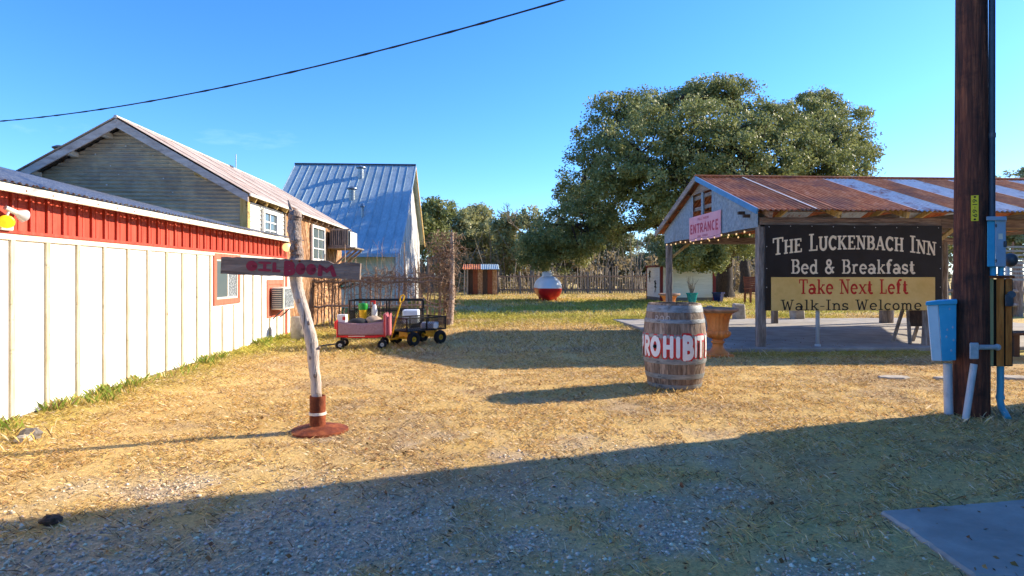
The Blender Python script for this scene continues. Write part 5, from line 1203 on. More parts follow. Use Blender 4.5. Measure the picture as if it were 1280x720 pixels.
def garden_cart(name, label, L, Wd, dz, sh, wr, tall, handle, rear_mesh=True):
    c = thing(name, label, 'cart', (0, 0, 0), 'carts parked by the stick fence', local=True)
    m = MB(); m.bb((-L / 2, -Wd / 2, dz - .02), (L / 2, Wd / 2, dz)); build(m, 'deck', M_steel, c, bev=.004)
    t = .022
    for (x, y) in [(sx * (L / 2 - t / 2), sy * (Wd / 2 - t / 2)) for sx in (-1, 1) for sy in (-1, 1)] + [(0, sy * (Wd / 2 - t / 2)) for sy in (-1, 1)]:
        m = MB(); m.bb((x - t / 2, y - t / 2, dz + .001), (x + t / 2, y + t / 2, dz + sh)); build(m, 'stake', M_steel, c)
    zs = [sh] + ([sh * .55] if tall else [])
    for zz in zs:
        for sy in (-1, 1): m = MB(); m.bb((-L / 2, sy * Wd / 2 - t / 2, dz + zz - t), (L / 2, sy * Wd / 2 + t / 2, dz + zz + .003)); build(m, 'side_rail', M_steel, c)
        for sx in (-1, 1): m = MB(); m.bb((sx * L / 2 - t / 2, -Wd / 2, dz + zz - t), (sx * L / 2 + t / 2, Wd / 2, dz + zz - .001)); build(m, 'end_rail', M_steel, c)
    hm = sh * (.5 if tall else .96)
    for sy in (-1, 1):
        m = MB(); diamond(m, -L / 2, L / 2, sy * Wd / 2, dz, dz + hm, .045, .006); build(m, 'mesh_side', M_steel, c)
    for sx in (-1, 1):
        m = MB(); diamond(m, -Wd / 2, Wd / 2, sx * L / 2, dz, dz + hm, .045, .006, 'y'); build(m, 'mesh_end', M_steel, c)
    for x in (-L / 2 + .14, L / 2 - .14):
        m = MB(); m.tube([(x, -Wd / 2 - .02, wr), (x, Wd / 2 + .02, wr)], .014, 8); m.bb((x - .03, -Wd / 4, wr), (x + .03, Wd / 4, dz - .021)); build(m, 'axle', M_yellow, c)
        for sy in (-1, 1): wheel(c, x, sy * (Wd / 2 + .0), wr, .085, M_yellow)
    if handle:
        m = MB(); m.bar((-L / 2 + .14, 0, wr + .03), (-L / 2 - .16, 0, wr + .0), .07, .02); build(m, 'tongue', M_yellow, c, bev=.003)
        m = MB(); m.tube([(-L / 2 - .14, 0, wr), (-L / 2 - .02, 0, .52), (-L / 2 + .06, 0, .74)], .013, 8)
        m.tube([(-L / 2 + .06, 0, .74), (-L / 2 + .075, -.05, .78), (-L / 2 + .10, -.05, .86), (-L / 2 + .105, 0, .875), (-L / 2 + .10, .05, .86), (-L / 2 + .075, .05, .78), (-L / 2 + .06, 0, .74)], .012, 8); build(m, 'handle', M_yellow, c, True)
    return c
cA = garden_cart('garden_cart', 'low black mesh garden cart with yellow wheels and raised yellow handle', .86, .50, .27, .22, .125, False, True)
q0, q1 = gp(508, 434), gp(546, 431); cA.location = ((q0.x + q1.x) / 2 - .09, (q0.y + q1.y) / 2 + .28, 0); cA.rotation_euler = (0, 0, math.atan2(q1.y - q0.y, q1.x - q0.x) + .15)
cB = garden_cart('garden_cart', 'large black cart with tall railings parked behind the red wagon', 1.40, .62, .30, .44, .14, True, False)
q = at(482, 376, 11.7); cB.location = (q.x, q.y + .3, 0); cB.rotation_euler = (0, 0, R(3))
# red fabric wagon
wg = thing('folding_wagon', 'red folding wagon with mauve mesh sides and small white-hubbed wheels', 'wagon', (0, 0, 0), 'carts parked by the stick fence', local=True)
L, Wd = .76, .42
m = MB(); m.prism([(-L / 2, -Wd / 2, .205), (-.1, -Wd / 2, .185), (.25, -Wd / 2, .185), (L / 2, -Wd / 2, .21), (L / 2, -Wd / 2, .245), (.2, -Wd / 2, .225), (-.08, -Wd / 2, .235), (-L / 2, -Wd / 2, .235)], (0, Wd, 0)); build(m, 'base_tray', M_wagonred, wg, bev=.008)
def sheet(fn, nm, mat, nu=14, nv=6, th=.008):
    m = MB(); m.grid(fn, nu, nv); o = build(m, nm, mat, wg, True); o.modifiers.new('solid', 'SOLIDIFY').thickness = th; return o
for sy in (-1, 1): sheet(lambda a, b: Vector((-L / 2 + L * a, sy * (Wd / 2 + .012 * math.sin(a * 9) * b), .236 + b * (.225 - .035 * math.sin(math.pi * a)))), 'mesh_side', M_fabric)
sheet(lambda a, b: Vector((-L / 2 + .005, -Wd / 2 + Wd * a, .236 + b * .22)), 'mesh_end', M_fabric)
sheet(lambda a, b: Vector((L / 2 + .02 + .05 * math.sin(a * 11) * (1 - .5 * b), -Wd / 2 - .01 + Wd * a, .22 + b * (.33 + .04 * math.sin(a * 9)))), 'canopy_cloth', M_pinkcloth, 26, 8)
sheet(lambda a, b: Vector((L / 2 - .02 + .13 * a, -Wd / 2 - .022 + .016 * math.sin(a * 14), .225 + b * (.34 + .03 * math.sin(a * 8)))), 'canopy_cloth', M_pinkcloth, 20, 8)
for sx in (-1, 1):
    for sy in (-1, 1): m = MB(); m.tube([(sx * L / 2, sy * Wd / 2, .2), (sx * L / 2, sy * Wd / 2, .49 if sx < 0 else .56)], .012, 8); build(m, 'corner_post', M_wagonred, wg, True)
m = MB(); m.bb((-L / 2 - .055, -.15, .33), (-L / 2 - .012, .1, .46)); build(m, 'end_pocket', M_wagonred, wg, bev=.01)
m = MB(); m.bb((-.2, -Wd / 2 - .012, .212), (.06, -Wd / 2 - .0015, .224)); build(m, 'stripe', M_cream, wg)
for x in (-L / 2 + .05, L / 2 - .04):
    m = MB(); m.tube([(x, -Wd / 2 - .0, .075), (x, Wd / 2, .075)], .012, 8); m.tube([(x, -.1, .08), (x, -.1, .2)], .015, 8); m.tube([(x, .1, .08), (x, .1, .2)], .015, 8); build(m, 'axle', M_steel, wg)
    for sy in (-1, 1): wheel(wg, x, sy * (Wd / 2 + .02), .078, .05, M_hubwhite, .55)
m = MB(); m.tube([(-L / 2 + .05, 0, .085), (-L / 2 - .2, -.02, .06), (-L / 2 - .42, -.05, .03)], .011, 8); m.tube([(-L / 2 - .42, -.12, .03), (-L / 2 - .42, .04, .03)], .012, 8); build(m, 'pull_handle', M_dullmetal, wg, True)
q = gp(450, 437); wg.location = (q.x, q.y + .22, 0); wg.rotation_euler = (0, 0, R(4))
def inwag(dx, dy, dz): a = R(4); return Vector((wg.location.x + dx * math.cos(a) - dy * math.sin(a), wg.location.y + dx * math.sin(a) + dy * math.cos(a), dz))
def lump(name, mat, label, cat, p, r, j=.12, nu=14, nv=9):
    m = MB(); m.ell(p, r, nu, nv, j); return single(m, name, mat, label, cat, (p.x, p.y, p.z - r[2]), True)
lump('duffel_bag', M_darkcloth, 'charcoal duffel bag lying in the red wagon', 'bag', inwag(-.06, -.02, .42), (.17, .14, .085), .06)
lump('blanket', M_taupe, 'crumpled taupe blanket piled in the red wagon', 'blanket', inwag(.18, .02, .45), (.14, .13, .085), .1)
p = inwag(-.33, .02, .48); cs = thing('carton', 'white carton with a red patch standing in the left end of the wagon', 'box', (p.x, p.y, .24))
m = MB(); m.box((p.x, p.y, .40), (.14, .18, .32)); build(m, 'box', M_whiteplastic, cs, bev=.006)
m = MB(); m.box((p.x + .045, p.y - .0915, .50), (.05, .003, .06)); build(m, 'patch', M_brightred, cs)
p = at(454, 400, 11.55); pl_ = thing('toy_bucket', 'green and yellow plastic toy bucket in the large cart', 'bucket', (p.x, p.y, .3))
m = MB(); m.lathe([(.06, .301), (.075, .5), (.08, .56)], (p.x, p.y, 0), 16); build(m, 'pail', M_yellow, pl_, True)
m = MB(); m.lathe([(.085, .56), (.095, .64), (.085, .68), (.0, .69)], (p.x, p.y, 0), 16, cap=False); build(m, 'lid', M_green, pl_, True)
p = at(468, 400, 11.6); bt_ = thing('spray_bottle', 'white bottle with red top standing in the large cart', 'bottle', (p.x, p.y, .3))
m = MB(); m.lathe([(.05, .301), (.055, .4), (.055, .56), (.035, .64), (.02, .66)], (p.x, p.y, 0), 14); build(m, 'body', M_whiteplastic, bt_, True)
m = MB(); m.lathe([(.022, .66), (.022, .70), (.01, .71)], (p.x, p.y, 0), 10); m.bb((p.x - .07, p.y - .012, .70), (p.x + .02, p.y + .012, .73)); build(m, 'sprayer', M_brightred, bt_, True)
p = at(514, 402, 11.6); m = MB(); m.bb((p.x - .15, p.y - .15, .302), (p.x + .15, p.y + .15, .56)); single(m, 'cooler', M_paleblue, 'pale blue cooler box at the right end of the large cart', 'cooler', (p.x, p.y, .302), bev=.02)
p = Vector(cA.location); m = MB(); m.box((p.x + .2, p.y + .04, .33), (.3, .26, .11)); single(m, 'plastic_tub', M_whiteplastic, 'white plastic tub lying in the low mesh cart', 'tub', (p.x + .2, p.y + .04, .275), bev=.02)

# ------------------------------------------------------------------ stick fence with vines
FY = 15.2
sfence = thing('stick_fence', 'rustic fence of upright cedar sticks tangled with dead vines behind the carts', 'fence', (-2.4, FY, 0))
x = -4.12
while x < -.75:
    hgt = random.choice([1.15, 1.2, 1.25, 1.3, 1.35, 1.7, 2.1]) * random.uniform(.92, 1.06) if x < -1.5 else random.uniform(.95, 1.9)
    l_ = jit(.05); m = MB(); y0 = FY + jit(.05); r = random.uniform(.014, .034)
    pts = [(x + l_ * t + jit(.012), y0 + jit(.01), hgt * t - .05 * (t == 0)) for t in [i / 6 for i in range(7)]]; m.tube(pts, [r * (1 - .45 * i / 6) for i in range(7)], 7); build(m, 'stick', M_stick, sfence, True); x += random.uniform(.05, .125)
for zz in (1.17, 1.06, .45):
    m = MB(); pts = [(-4.15 + 3.45 * t, FY - .05 + jit(.02), zz + jit(.035)) for t in [i / 14 for i in range(15)]]; m.tube(pts, [.025 * (1 + jit(.2)) for _ in pts], 7); build(m, 'rail', M_stick, sfence, True)
vin = MB(); rv = random.Random(5)
def vine(p, steps, st, r, wander=.6, grav=0):
    d = Vector((rv.gauss(0, 1), rv.gauss(0, .35), rv.gauss(0, .7))).normalized(); pts = [Vector(p)]
    for i in range(steps):
        d = (d + Vector((rv.gauss(0, wander), rv.gauss(0, wander * .4), rv.gauss(0, wander) - grav))).normalized(); pts.append(pts[-1] + d * st)
        if pts[-1].z < .02: break
        pts[-1].y = FY + max(-.16, min(.16, pts[-1].y - FY))
    vin.tube(pts, [r * (1 - .6 * i / len(pts)) for i in range(len(pts))], 4, False)
for i in range(500): vine((rv.uniform(-4.1, -.6), FY + rv.gauss(0, .05), rv.gauss(1.12, .09)), rv.randint(5, 11), .055, rv.uniform(.003, .008), .7, .05)
for i in range(260): vine((rv.uniform(-4.1, -.6), FY + rv.gauss(0, .05), rv.uniform(.2, 1.1)), rv.randint(5, 12), .07, rv.uniform(.003, .008), .5, .08)
for i in range(60): vine((rv.uniform(-2.6, -.6), FY + rv.gauss(0, .05), rv.uniform(1.2, 1.3)), rv.randint(6, 13), .08, rv.uniform(.003, .006), .25, -.35)
o = build(vin, 'vine_tangle', M_twig, sfence); o['kind'] = 'stuff'
# hoop of bent vine hanging on the fence
m = MB(); q = at(548, 365, 15.1); m.tube([q + Vector((.42 * math.cos(a), .03 * math.sin(3 * a), .30 * math.sin(a))) for a in [math.pi * (.95 + 1.15 * i / 24) for i in range(25)]], .022, 7); build(m, 'vine_hoop', M_twig, sfence, True)
# vine-covered leaning post
pb_ = gp(562, 407); vp = thing('vine_post', 'tall leaning cedar post wrapped in a bushy brown vine at the fence end', 'post', (pb_.x, pb_.y, 0))
m = MB(); top = at(565, 291, 15.2); m.tube([(pb_.x + .0, pb_.y, -.05), Vector((pb_.x, pb_.y, 0)).lerp(top, .3) + Vector((.03, 0, 0)), Vector((pb_.x, pb_.y, 0)).lerp(top, .65) + Vector((.02, 0, 0)), top], [.085, .075, .06, .045], 10); build(m, 'post', M_stick, vp, True)
vin = MB()
for i in range(420):
    t = rv.random() ** .6; c = Vector((pb_.x, pb_.y, 0)).lerp(top, t); w = .07 + .17 * max(0, 1 - abs(t - .86) / .3) + .06 * (t < .15)
    p = c + Vector((rv.gauss(-.05 - w * .5 * (t > .5), w), rv.gauss(0, w * .6), rv.gauss(0, .1)))
    if p.z > top.z + .02: p.z = top.z - .1
    d = Vector((rv.gauss(0, 1), rv.gauss(0, 1), rv.gauss(0, 1))).normalized(); pts = [p]
    for k in range(rv.randint(3, 6)):
        d = (d + Vector((rv.gauss(0, .6), rv.gauss(0, .6), rv.gauss(0, .6) - .15))).normalized(); q = pts[-1] + d * .06
        if q.z < 0: break
        pts.append(q)
    if len(pts) > 1: vin.tube(pts, [.006] * len(pts), 4, False)
    for k in range(3):
        c2 = p + Vector((rv.gauss(0, .05), rv.gauss(0, .05), rv.gauss(0, .05))); u = Vector((rv.gauss(0, 1), rv.gauss(0, 1), rv.gauss(0, 1))).normalized() * .022; v = u.cross(Vector((rv.random(), rv.random(), 1))).normalized() * .016; vin.add([c2 - u, c2 + v, c2 + u, c2 - v], [(0, 1, 2, 3)])
o = build(vin, 'vine', M_twig, vp); o['kind'] = 'stuff'
# turquoise mask hung on the fence
q = at(435, 355, 15.05); mk = thing('hanging_ornament', 'turquoise looped ornament hanging on the stick fence', 'ornament', (q.x, q.y, q.z))
m = MB(); m.tube([q + Vector((.16 * math.cos(a), 0, .07 * math.sin(a) + .06 * math.cos(a))) for a in [2 * math.pi * i / 20 for i in range(21)]], .022, 8); build(m, 'loop', M_teal, mk, True)
m = MB(); m.tube([q + Vector((.15 * math.cos(a) - .05, -.03, .06 * math.sin(a) + .07 * math.cos(a))) for a in [2 * math.pi * i / 20 for i in range(16)]], .018, 8); build(m, 'band', M_darkcloth, mk, True)

# ------------------------------------------------------------------ propane tank painted as a float
p = gp(689, 377); tk = thing('propane_tank', 'propane tank painted white over red like a fishing float', 'tank', (p.x, p.y + 1.4, 0))
r = .585; cz_ = r + .03; Lt_ = 1.9; cy0 = p.y + .6; tx = p.x
def half(sg):
    m = MB(); nu, nl = 20, 0; rings = []
    ys = [(-r * math.cos(t), r * math.sin(t)) for t in [math.pi / 2 * i / 8 for i in range(9)]]
    prof_ = [(cy0 + a, b_) for a, b_ in ys] + [(cy0 + Lt_ + r * math.sin(t), r * math.cos(t)) for t in [math.pi / 2 * i / 8 for i in range(9)]]
    vs, fs = [], []
    for (yy, rr) in prof_:
        for k in range(nu + 1):
            a = math.pi * k / nu * sg; vs.append((tx + rr * math.cos(a), yy, cz_ + rr * math.sin(a)))
    for j in range(len(prof_) - 1):
        for k in range(nu): fs.append((j * (nu + 1) + k, j * (nu + 1) + k + 1, (j + 1) * (nu + 1) + k + 1, (j + 1) * (nu + 1) + k))
    m.add(vs, fs); return m
build(half(1), 'upper_shell', M_tankwhite, tk, True); build(half(-1), 'lower_shell', M_tankred, tk, True)
m = MB(); m.lathe([(.26, cz_ + r - .1), (.26, cz_ + r + .12), (.22, cz_ + r + .2), (.1, cz_ + r + .24), (.0, cz_ + r + .245)], (tx - .04, cy0 + .75, 0), 20, cap=False); build(m, 'dome_lid', M_tankwhite, tk, True)
for yy in (cy0 + .2, cy0 + Lt_ - .2):
    for sx in (-.3, .3): m = MB(); m.bb((tx + sx - .05, yy - .05, -.02), (tx + sx + .05, yy + .05, .16)); build(m, 'leg', M_tankred, tk)

# ------------------------------------------------------------------ pump house with pots and chair
f0 = gp(826, 377.5); Yh = f0.y; x0h = f0.x; x1h = onY(894, 377, Yh).x; zt = onY(826, 333, Yh).z; Yb = onX(808.5, 376, x0h).y
ph = thing('pump_house', 'low cream-sided pump house with dark red corner trim beyond the pavilion', 'pump house', ((x0h + x1h) / 2, Yh + 1, 0))
m = MB(); m.bb((x0h + .03, Yh + .03, -.05), (x1h - .03, Yb, zt - .02)); build(m, 'wall', M_siding, ph)
m = MB(); m.bb((x0h, Yh + .0, -.03), (x1h, Yh + .02, .2)); m.bb((x0h, Yh + .021, -.03), (x0h + .025, Yb, .2)); build(m, 'footing', M_cement, ph)
nb = 9; bh = (zt - .24) / nb
for k in range(nb):
    z0 = .205 + k * bh; m = MB(); m.prism([(x0h + .1, Yh + .03, z0), (x0h + .1, Yh - .005, z0), (x0h + .1, Yh + .012, z0 + bh), (x0h + .1, Yh + .03, z0 + bh)], (x1h - x0h - .2, 0, 0)); build(m, 'siding_board', M_siding, ph)
    m = MB(); m.prism([(x0h + .03, Yh + .1, z0), (x0h - .005, Yh + .1, z0), (x0h + .012, Yh + .1, z0 + bh), (x0h + .03, Yh + .1, z0 + bh)], (0, Yb - Yh - .12, 0)); build(m, 'siding_board', M_whitesiding, ph)
for (a, b_) in (((x0h - .02, Yh - .02, 0), (x0h + .1, Yh + .1, zt)), ((x1h - .12, Yh - .02, 0), (x1h + .02, Yh + .06, zt)), ((x0h - .02, Yb - .03, 0), (x0h + .04, Yb + .03, zt))):
    m = MB(); m.bb(a, b_); build(m, 'corner_trim', M_barnred, ph)
m = MB(); m.bb((x0h - .08, Yh - .1, zt + .001), (x1h + .1, Yb + .08, zt + .06)); build(m, 'roof', M_barnred, ph)
for (px, py, s) in ((812, 343.5, 1), (819, 356, -1)):
    q = onX(px, py, x0h - .02); lz = MB()
    def LP(y, z): return (x0h - .02, q.y - y, q.z + z)
    body = [(-.05, -.2), (.03, -.1), (.06, .05), (.05, .17), (.0, .24), (-.06, .16), (-.06, .02)]
    lz.prism([LP(a * s, b_) for a, b_ in body], (-.015, 0, 0))
    for (a, b_, c_, d_) in ((.04, .1, .16, .17), (-.05, .1, -.16, .05), (.04, -.05, .15, -.12), (-.04, -.06, -.14, -.14), (-.02, -.18, .06, -.36)): lz.bar(LP(a * s, b_), LP(c_ * s, d_), .02, .03)
    build(lz, 'lizard_ornament', M_black, ph)
def pot(name, label, px, py, w, h, mat, square=False):
    p = gp(px, py); t = thing(name, label, 'flower pot', (p.x, p.y, 0), 'glazed pots by the pump house')
    m = MB(); n_ = 4 if square else 20; pr = [(w * .30, 0), (w * .36, h * .3), (w * .46, h * .85), (w * .5, h * .86), (w * .52, h), (w * .45, h), (w * .42, h * .9)]
    m.lathe(pr, (p.x, p.y, 0), n_, cap=True); build(m, 'body', mat, t, not square)
    m = MB(); m.lathe([(w * .44, h * .92), (.0, h * .93)], (p.x, p.y, 0), n_, cap=False); build(m, 'soil', M_soil, t); return t, p
t, p = pot('flower_pot', 'teal glazed pot holding a bare twiggy shrub', 865, 379, .50, .46, M_teal)
m = MB()
for i in range(26):
    a, l_ = random.uniform(0, 6.28), random.uniform(.35, .75); d = Vector((math.cos(a) * .35, math.sin(a) * .35, 1)); q = Vector((p.x + jit(.06), p.y + jit(.06), .43)); pts = [q, q + d * l_ * .4, q + d * l_ * .7 + Vector((jit(.06), jit(.06), 0)), q + d * l_ + Vector((jit(.12), jit(.12), .05))]; m.tube(pts, [.010, .008, .006, .003], 5)
build(m, 'twigs', M_greybark, t)['kind'] = 'stuff'
pot('flower_pot', 'square cobalt blue glazed pot near the oak trunk', 898, 378, .60, .46, M_cobalt, True)
# wooden lawn chair
p = gp(944, 379); ch = thing('lawn_chair', 'red-brown slatted wooden lawn chair on the lawn behind the inn sign post', 'chair', (p.x, p.y, 0))
for sx in (-.34, .34):
    for yy, hgt in ((-.28, .62), (.28, .45)):
        m = MB(); m.bb((p.x + sx - .035, p.y + yy - .035, -.01), (p.x + sx + .035, p.y + yy + .035, hgt)); build(m, 'leg', M_chair, ch)
    m = MB(); m.bb((p.x + sx - .06, p.y - .36, .621), (p.x + sx + .06, p.y + .3, .65)); build(m, 'armrest', M_chair, ch)
for k in range(6): m = MB(); m.bb((p.x - .32, p.y - .3 + k * .1, .40), (p.x + .32, p.y - .21 + k * .1, .425)); build(m, 'seat_slat', M_chair, ch)
for k in range(7): m = MB(); m.box((p.x, p.y + .3 + k * .022, .52 + k * .1), (.68, .025, .09)); build(m, 'back_slat', M_chair, ch)
for sx in (-.3, .3): m = MB(); m.bar((p.x + sx, p.y + .30, .38), (p.x + sx, p.y + .48, 1.18), .05, .03); build(m, 'back_stile', M_chair, ch)

# ------------------------------------------------------------------ far shed, far fences
p = gp(600, 369); sx0, sx1 = onY(583, 369, p.y).x, onY(619, 369, p.y).x
fs_ = thing('rusty_shed', 'small rusty tin shed with a striped roof by the far fence', 'shed', ((sx0 + sx1) / 2, p.y + .8, 0))
hs_ = onY(600, 337, p.y).z
x = sx0 + .1; i = 0
while x < sx1 - .05:
    m = MB(); w = .3; corr_sheet(m, (x, p.y, 0), (w, 0, 0), (0, 0, hs_), (0, -1, 0), 5, 1, .1, .015); build(m, 'wall_sheet', [M_darkwood, M_chair, M_brownboard][i % 3], fs_, True); x += .305; i += 1
m = MB(); m.bb((sx0 + .1, p.y + .03, -.02), (sx1, p.y + 1.6, hs_ - .02)); build(m, 'body', M_darkwood, fs_)
for i, mt in enumerate((M_rusttin, M_rusttin, M_bluetin, M_bluetin)):
    m = MB(); w = (sx1 - sx0 + .5) / 4; corr_sheet(m, (sx0 - .25 + i * w, p.y - .25, hs_ + .02), (w, 0, 0), (0, 2.0, .35), (0, 0, 1), 5, 1, .12, .018); build(m, 'roof_sheet', mt, fs_, True)
for x in (sx0 - .12, sx0 + .05): m = MB(); m.tube([(x, p.y - .15, 0), (x + .02, p.y - .15, hs_)], .05, 7); build(m, 'post', M_stick, fs_)
YF = 41.0
ff = thing('picket_fence', 'long grey stick picket fence with two rails behind the propane tank', 'fence', (5, YF, 0))
x = onY(622, 360, YF).x; xe = onY(812, 360, YF).x; i = 0
while x < xe:
    tall = onY(722, 360, YF).x < x < onY(772, 360, YF).x; hgt = (1.75 if tall else 1.25) + jit(.14); m = MB(); l_ = jit(.06)
    if i % 9 == 0: m.tube([(x, YF - .04, -.05), (x + l_, YF - .04, 1.5)], .075, 6); build(m, 'post', M_weatherZ, ff)
    else: m.tube([(x, YF, .02), (x + l_, YF, hgt)], [.038, .024], 5); build(m, 'picket', M_weatherZ, ff)
    x += .17; i += 1
for zz in (.22, 1.12):
    m = MB(); m.bb((onY(622, 360, YF).x, YF - .09, zz), (xe, YF - .05, zz + .1)); build(m, 'rail', M_weatherX, ff)
# cedar gate fence behind the pavilion, right
YG = 17.2
gf = thing('cedar_fence', 'rough cedar fence with fat posts seen past the right end of the inn sign', 'fence', (onY(1200, 400, YG).x, YG, 0))
for px, hgt in ((1178, 1.55), (1197, 1.3), (1272, 1.65), (1330, 1.5)):
    x = onY(px, 400, YG).x; build(wobble_post(x, YG, -.05, hgt, .13), 'post', M_weatherZ, gf, True)
xa, xb = onY(1174, 400, YG).x, onY(1335, 400, YG).x
for zz in (.35, .75): m = MB(); pts = [(xa + (xb - xa) * i / 8, YG - .06, zz + jit(.03)) for i in range(9)]; m.tube(pts, .055, 7); build(m, 'rail', M_weather, gf, True)
x = xa + .3
while x < xb:
    m = MB(); m.tube([(x, YG + .03, .1), (x + jit(.03), YG + .03, 1.05 + jit(.08))], .02, 5); build(m, 'picket', M_weatherZ, gf); x += .13
# slatted screen and bench at the right edge
YS2 = 13.6; a, b_ = onY(1252, 306, YS2), onY(1278, 352, YS2)
ls = thing('slatted_screen', 'grey slatted screen hanging at the back right of the pavilion', 'screen', ((a.x + b_.x) / 2, YS2, b_.z))
for k in range(9):
    z = b_.z + (a.z - b_.z) * (k + .5) / 9; m = MB(); m.box(((a.x + b_.x) / 2 + .2, YS2, z), (.95, .02, .045)); build(m, 'slat', M_galvwall, ls)
for x in (a.x - .02, a.x + .3, a.x + .62): m = MB(); m.bb((x - .02, YS2 + .0115, b_.z - .02), (x + .02, YS2 + .03, 2.0)); build(m, 'stile', M_weatherZ, ls)
q = gp(1277, 447, .055); bn = thing('bench', 'dark wooden bench on the slab at the right edge', 'bench', (q.x + .5, q.y + .4, .055))
for k in range(3): m = MB(); m.bb((q.x - .1, q.y + .05 + k * .13, .36), (q.x + 1.4, q.y + .165 + k * .13, .395)); build(m, 'seat_plank', M_darkwood, bn)
for x in (q.x + .0, q.x + 1.25): m = MB(); m.bb((x - .04, q.y + .07, .055), (x + .04, q.y + .13, .359)); build(m, 'leg', M_darkwood, bn); m = MB(); m.bb((x - .04, q.y + .33, .055), (x + .04, q.y + .39, .359)); build(m, 'leg', M_darkwood, bn)

# ------------------------------------------------------------------ overhead cable
A2 = Vector((4.05 * CT + 5.3 * ST, -4.05 * ST + 5.3 * CT, 0)); B2 = Vector((-10.1 * CT + 12 * ST, 10.1 * ST + 12 * CT, 0))
pts = []
for i in range(61):
    t = -.0 + 1.7 * i / 60; q = A2.lerp(B2, t); q.z = 4.75 - 2.0 * t + 1.506 * t * t; pts.append(q)
m = MB(); m.tube(pts, .010, 6)
for ph_ in (0, math.pi): m.tube([q + Vector((.008 * math.cos(i * 2.2 + ph_), 0, .011 * math.sin(i * 2.2 + ph_))) for i, q in enumerate(pts)], .006, 5)
single(m, 'overhead_cable', M_cable, 'black overhead service cable sagging across the blue sky', 'cable', pts[0], True)

# ------------------------------------------------------------------ trees
def leaf_mat(name, c1, c2, c3):
    m = bpy.data.materials.new(name); m.use_nodes = True; n, l = m.node_tree.nodes, m.node_tree.links; b = n['Principled BSDF']
    g = n.new('ShaderNodeNewGeometry'); rp = n.new('ShaderNodeValToRGB'); e = rp.color_ramp.elements; e[0].color = lin(c1); e[1].color = lin(c3); x = e.new(.5); x.color = lin(c2)
    tc = n.new('ShaderNodeTexCoord'); nz = n.new('ShaderNodeTexNoise'); nz.inputs['Scale'].default_value = .9; nz.inputs['Detail'].default_value = 3; l.new(tc.outputs['Object'], nz.inputs['Vector'])
    mx = n.new('ShaderNodeMath'); mx.operation = 'MULTIPLY_ADD'; mx.inputs[1].default_value = .45; l.new(g.outputs['Random Per Island'], mx.inputs[0])
    m2 = n.new('ShaderNodeMath'); m2.operation = 'MULTIPLY_ADD'; m2.inputs[1].default_value = 1.5; m2.inputs[2].default_value = -.47; l.new(nz.outputs['Fac'], m2.inputs[0]); l.new(m2.outputs[0], mx.inputs[2]); l.new(mx.outputs[0], rp.inputs[0])
    l.new(rp.outputs[0], b.inputs['Base Color']); b.inputs['Roughness'].default_value = .55; b.inputs['Specular IOR Level'].default_value = .3
    tr = n.new('ShaderNodeBsdfTranslucent'); ms = n.new('ShaderNodeMixShader'); ms.inputs[0].default_value = .32; l.new(rp.outputs[0], tr.inputs['Color']); l.new(b.outputs[0], ms.inputs[1]); l.new(tr.outputs[0], ms.inputs[2]); l.new(ms.outputs[0], n['Material Output'].inputs['Surface'])
    return m
L_oak = leaf_mat('live_oak_leaf', '#586038', '#7d854e', '#aaa974')
L_lit = leaf_mat('sunlit_oak_leaf', '#74774e', '#9c9c66', '#bdb88a')  # oak leaf again, its colour lightened to look sunlit
L_scrub = leaf_mat('winter_scrub', '#7d6c4e', '#9e8c66', '#b8a880')
def leaves(cl, rad, per, size, r):
    n = len(cl) * per; C_ = np.repeat(cl, per, 0); rr = np.repeat(rad, per)
    d = r.normal(0, 1, (n, 3)); d /= np.linalg.norm(d, axis=1)[:, None]; p = C_ + d * (rr * r.random(n) ** .45)[:, None] * np.array([1, 1, .75])
    u = r.normal(0, 1, (n, 3)); u /= np.linalg.norm(u, axis=1)[:, None]; w = np.cross(u, r.normal(0, 1, (n, 3)) + np.array([0, 0, .8])); w /= np.linalg.norm(w, axis=1)[:, None] + 1e-9
    s = size * r.uniform(.6, 1.4, n)[:, None]
    V = np.stack([p - u * s, p + w * s * .5, p + u * s, p - w * s * .5], 1).reshape(-1, 3); fc = np.arange(n * 4).reshape(-1, 4); return V, fc
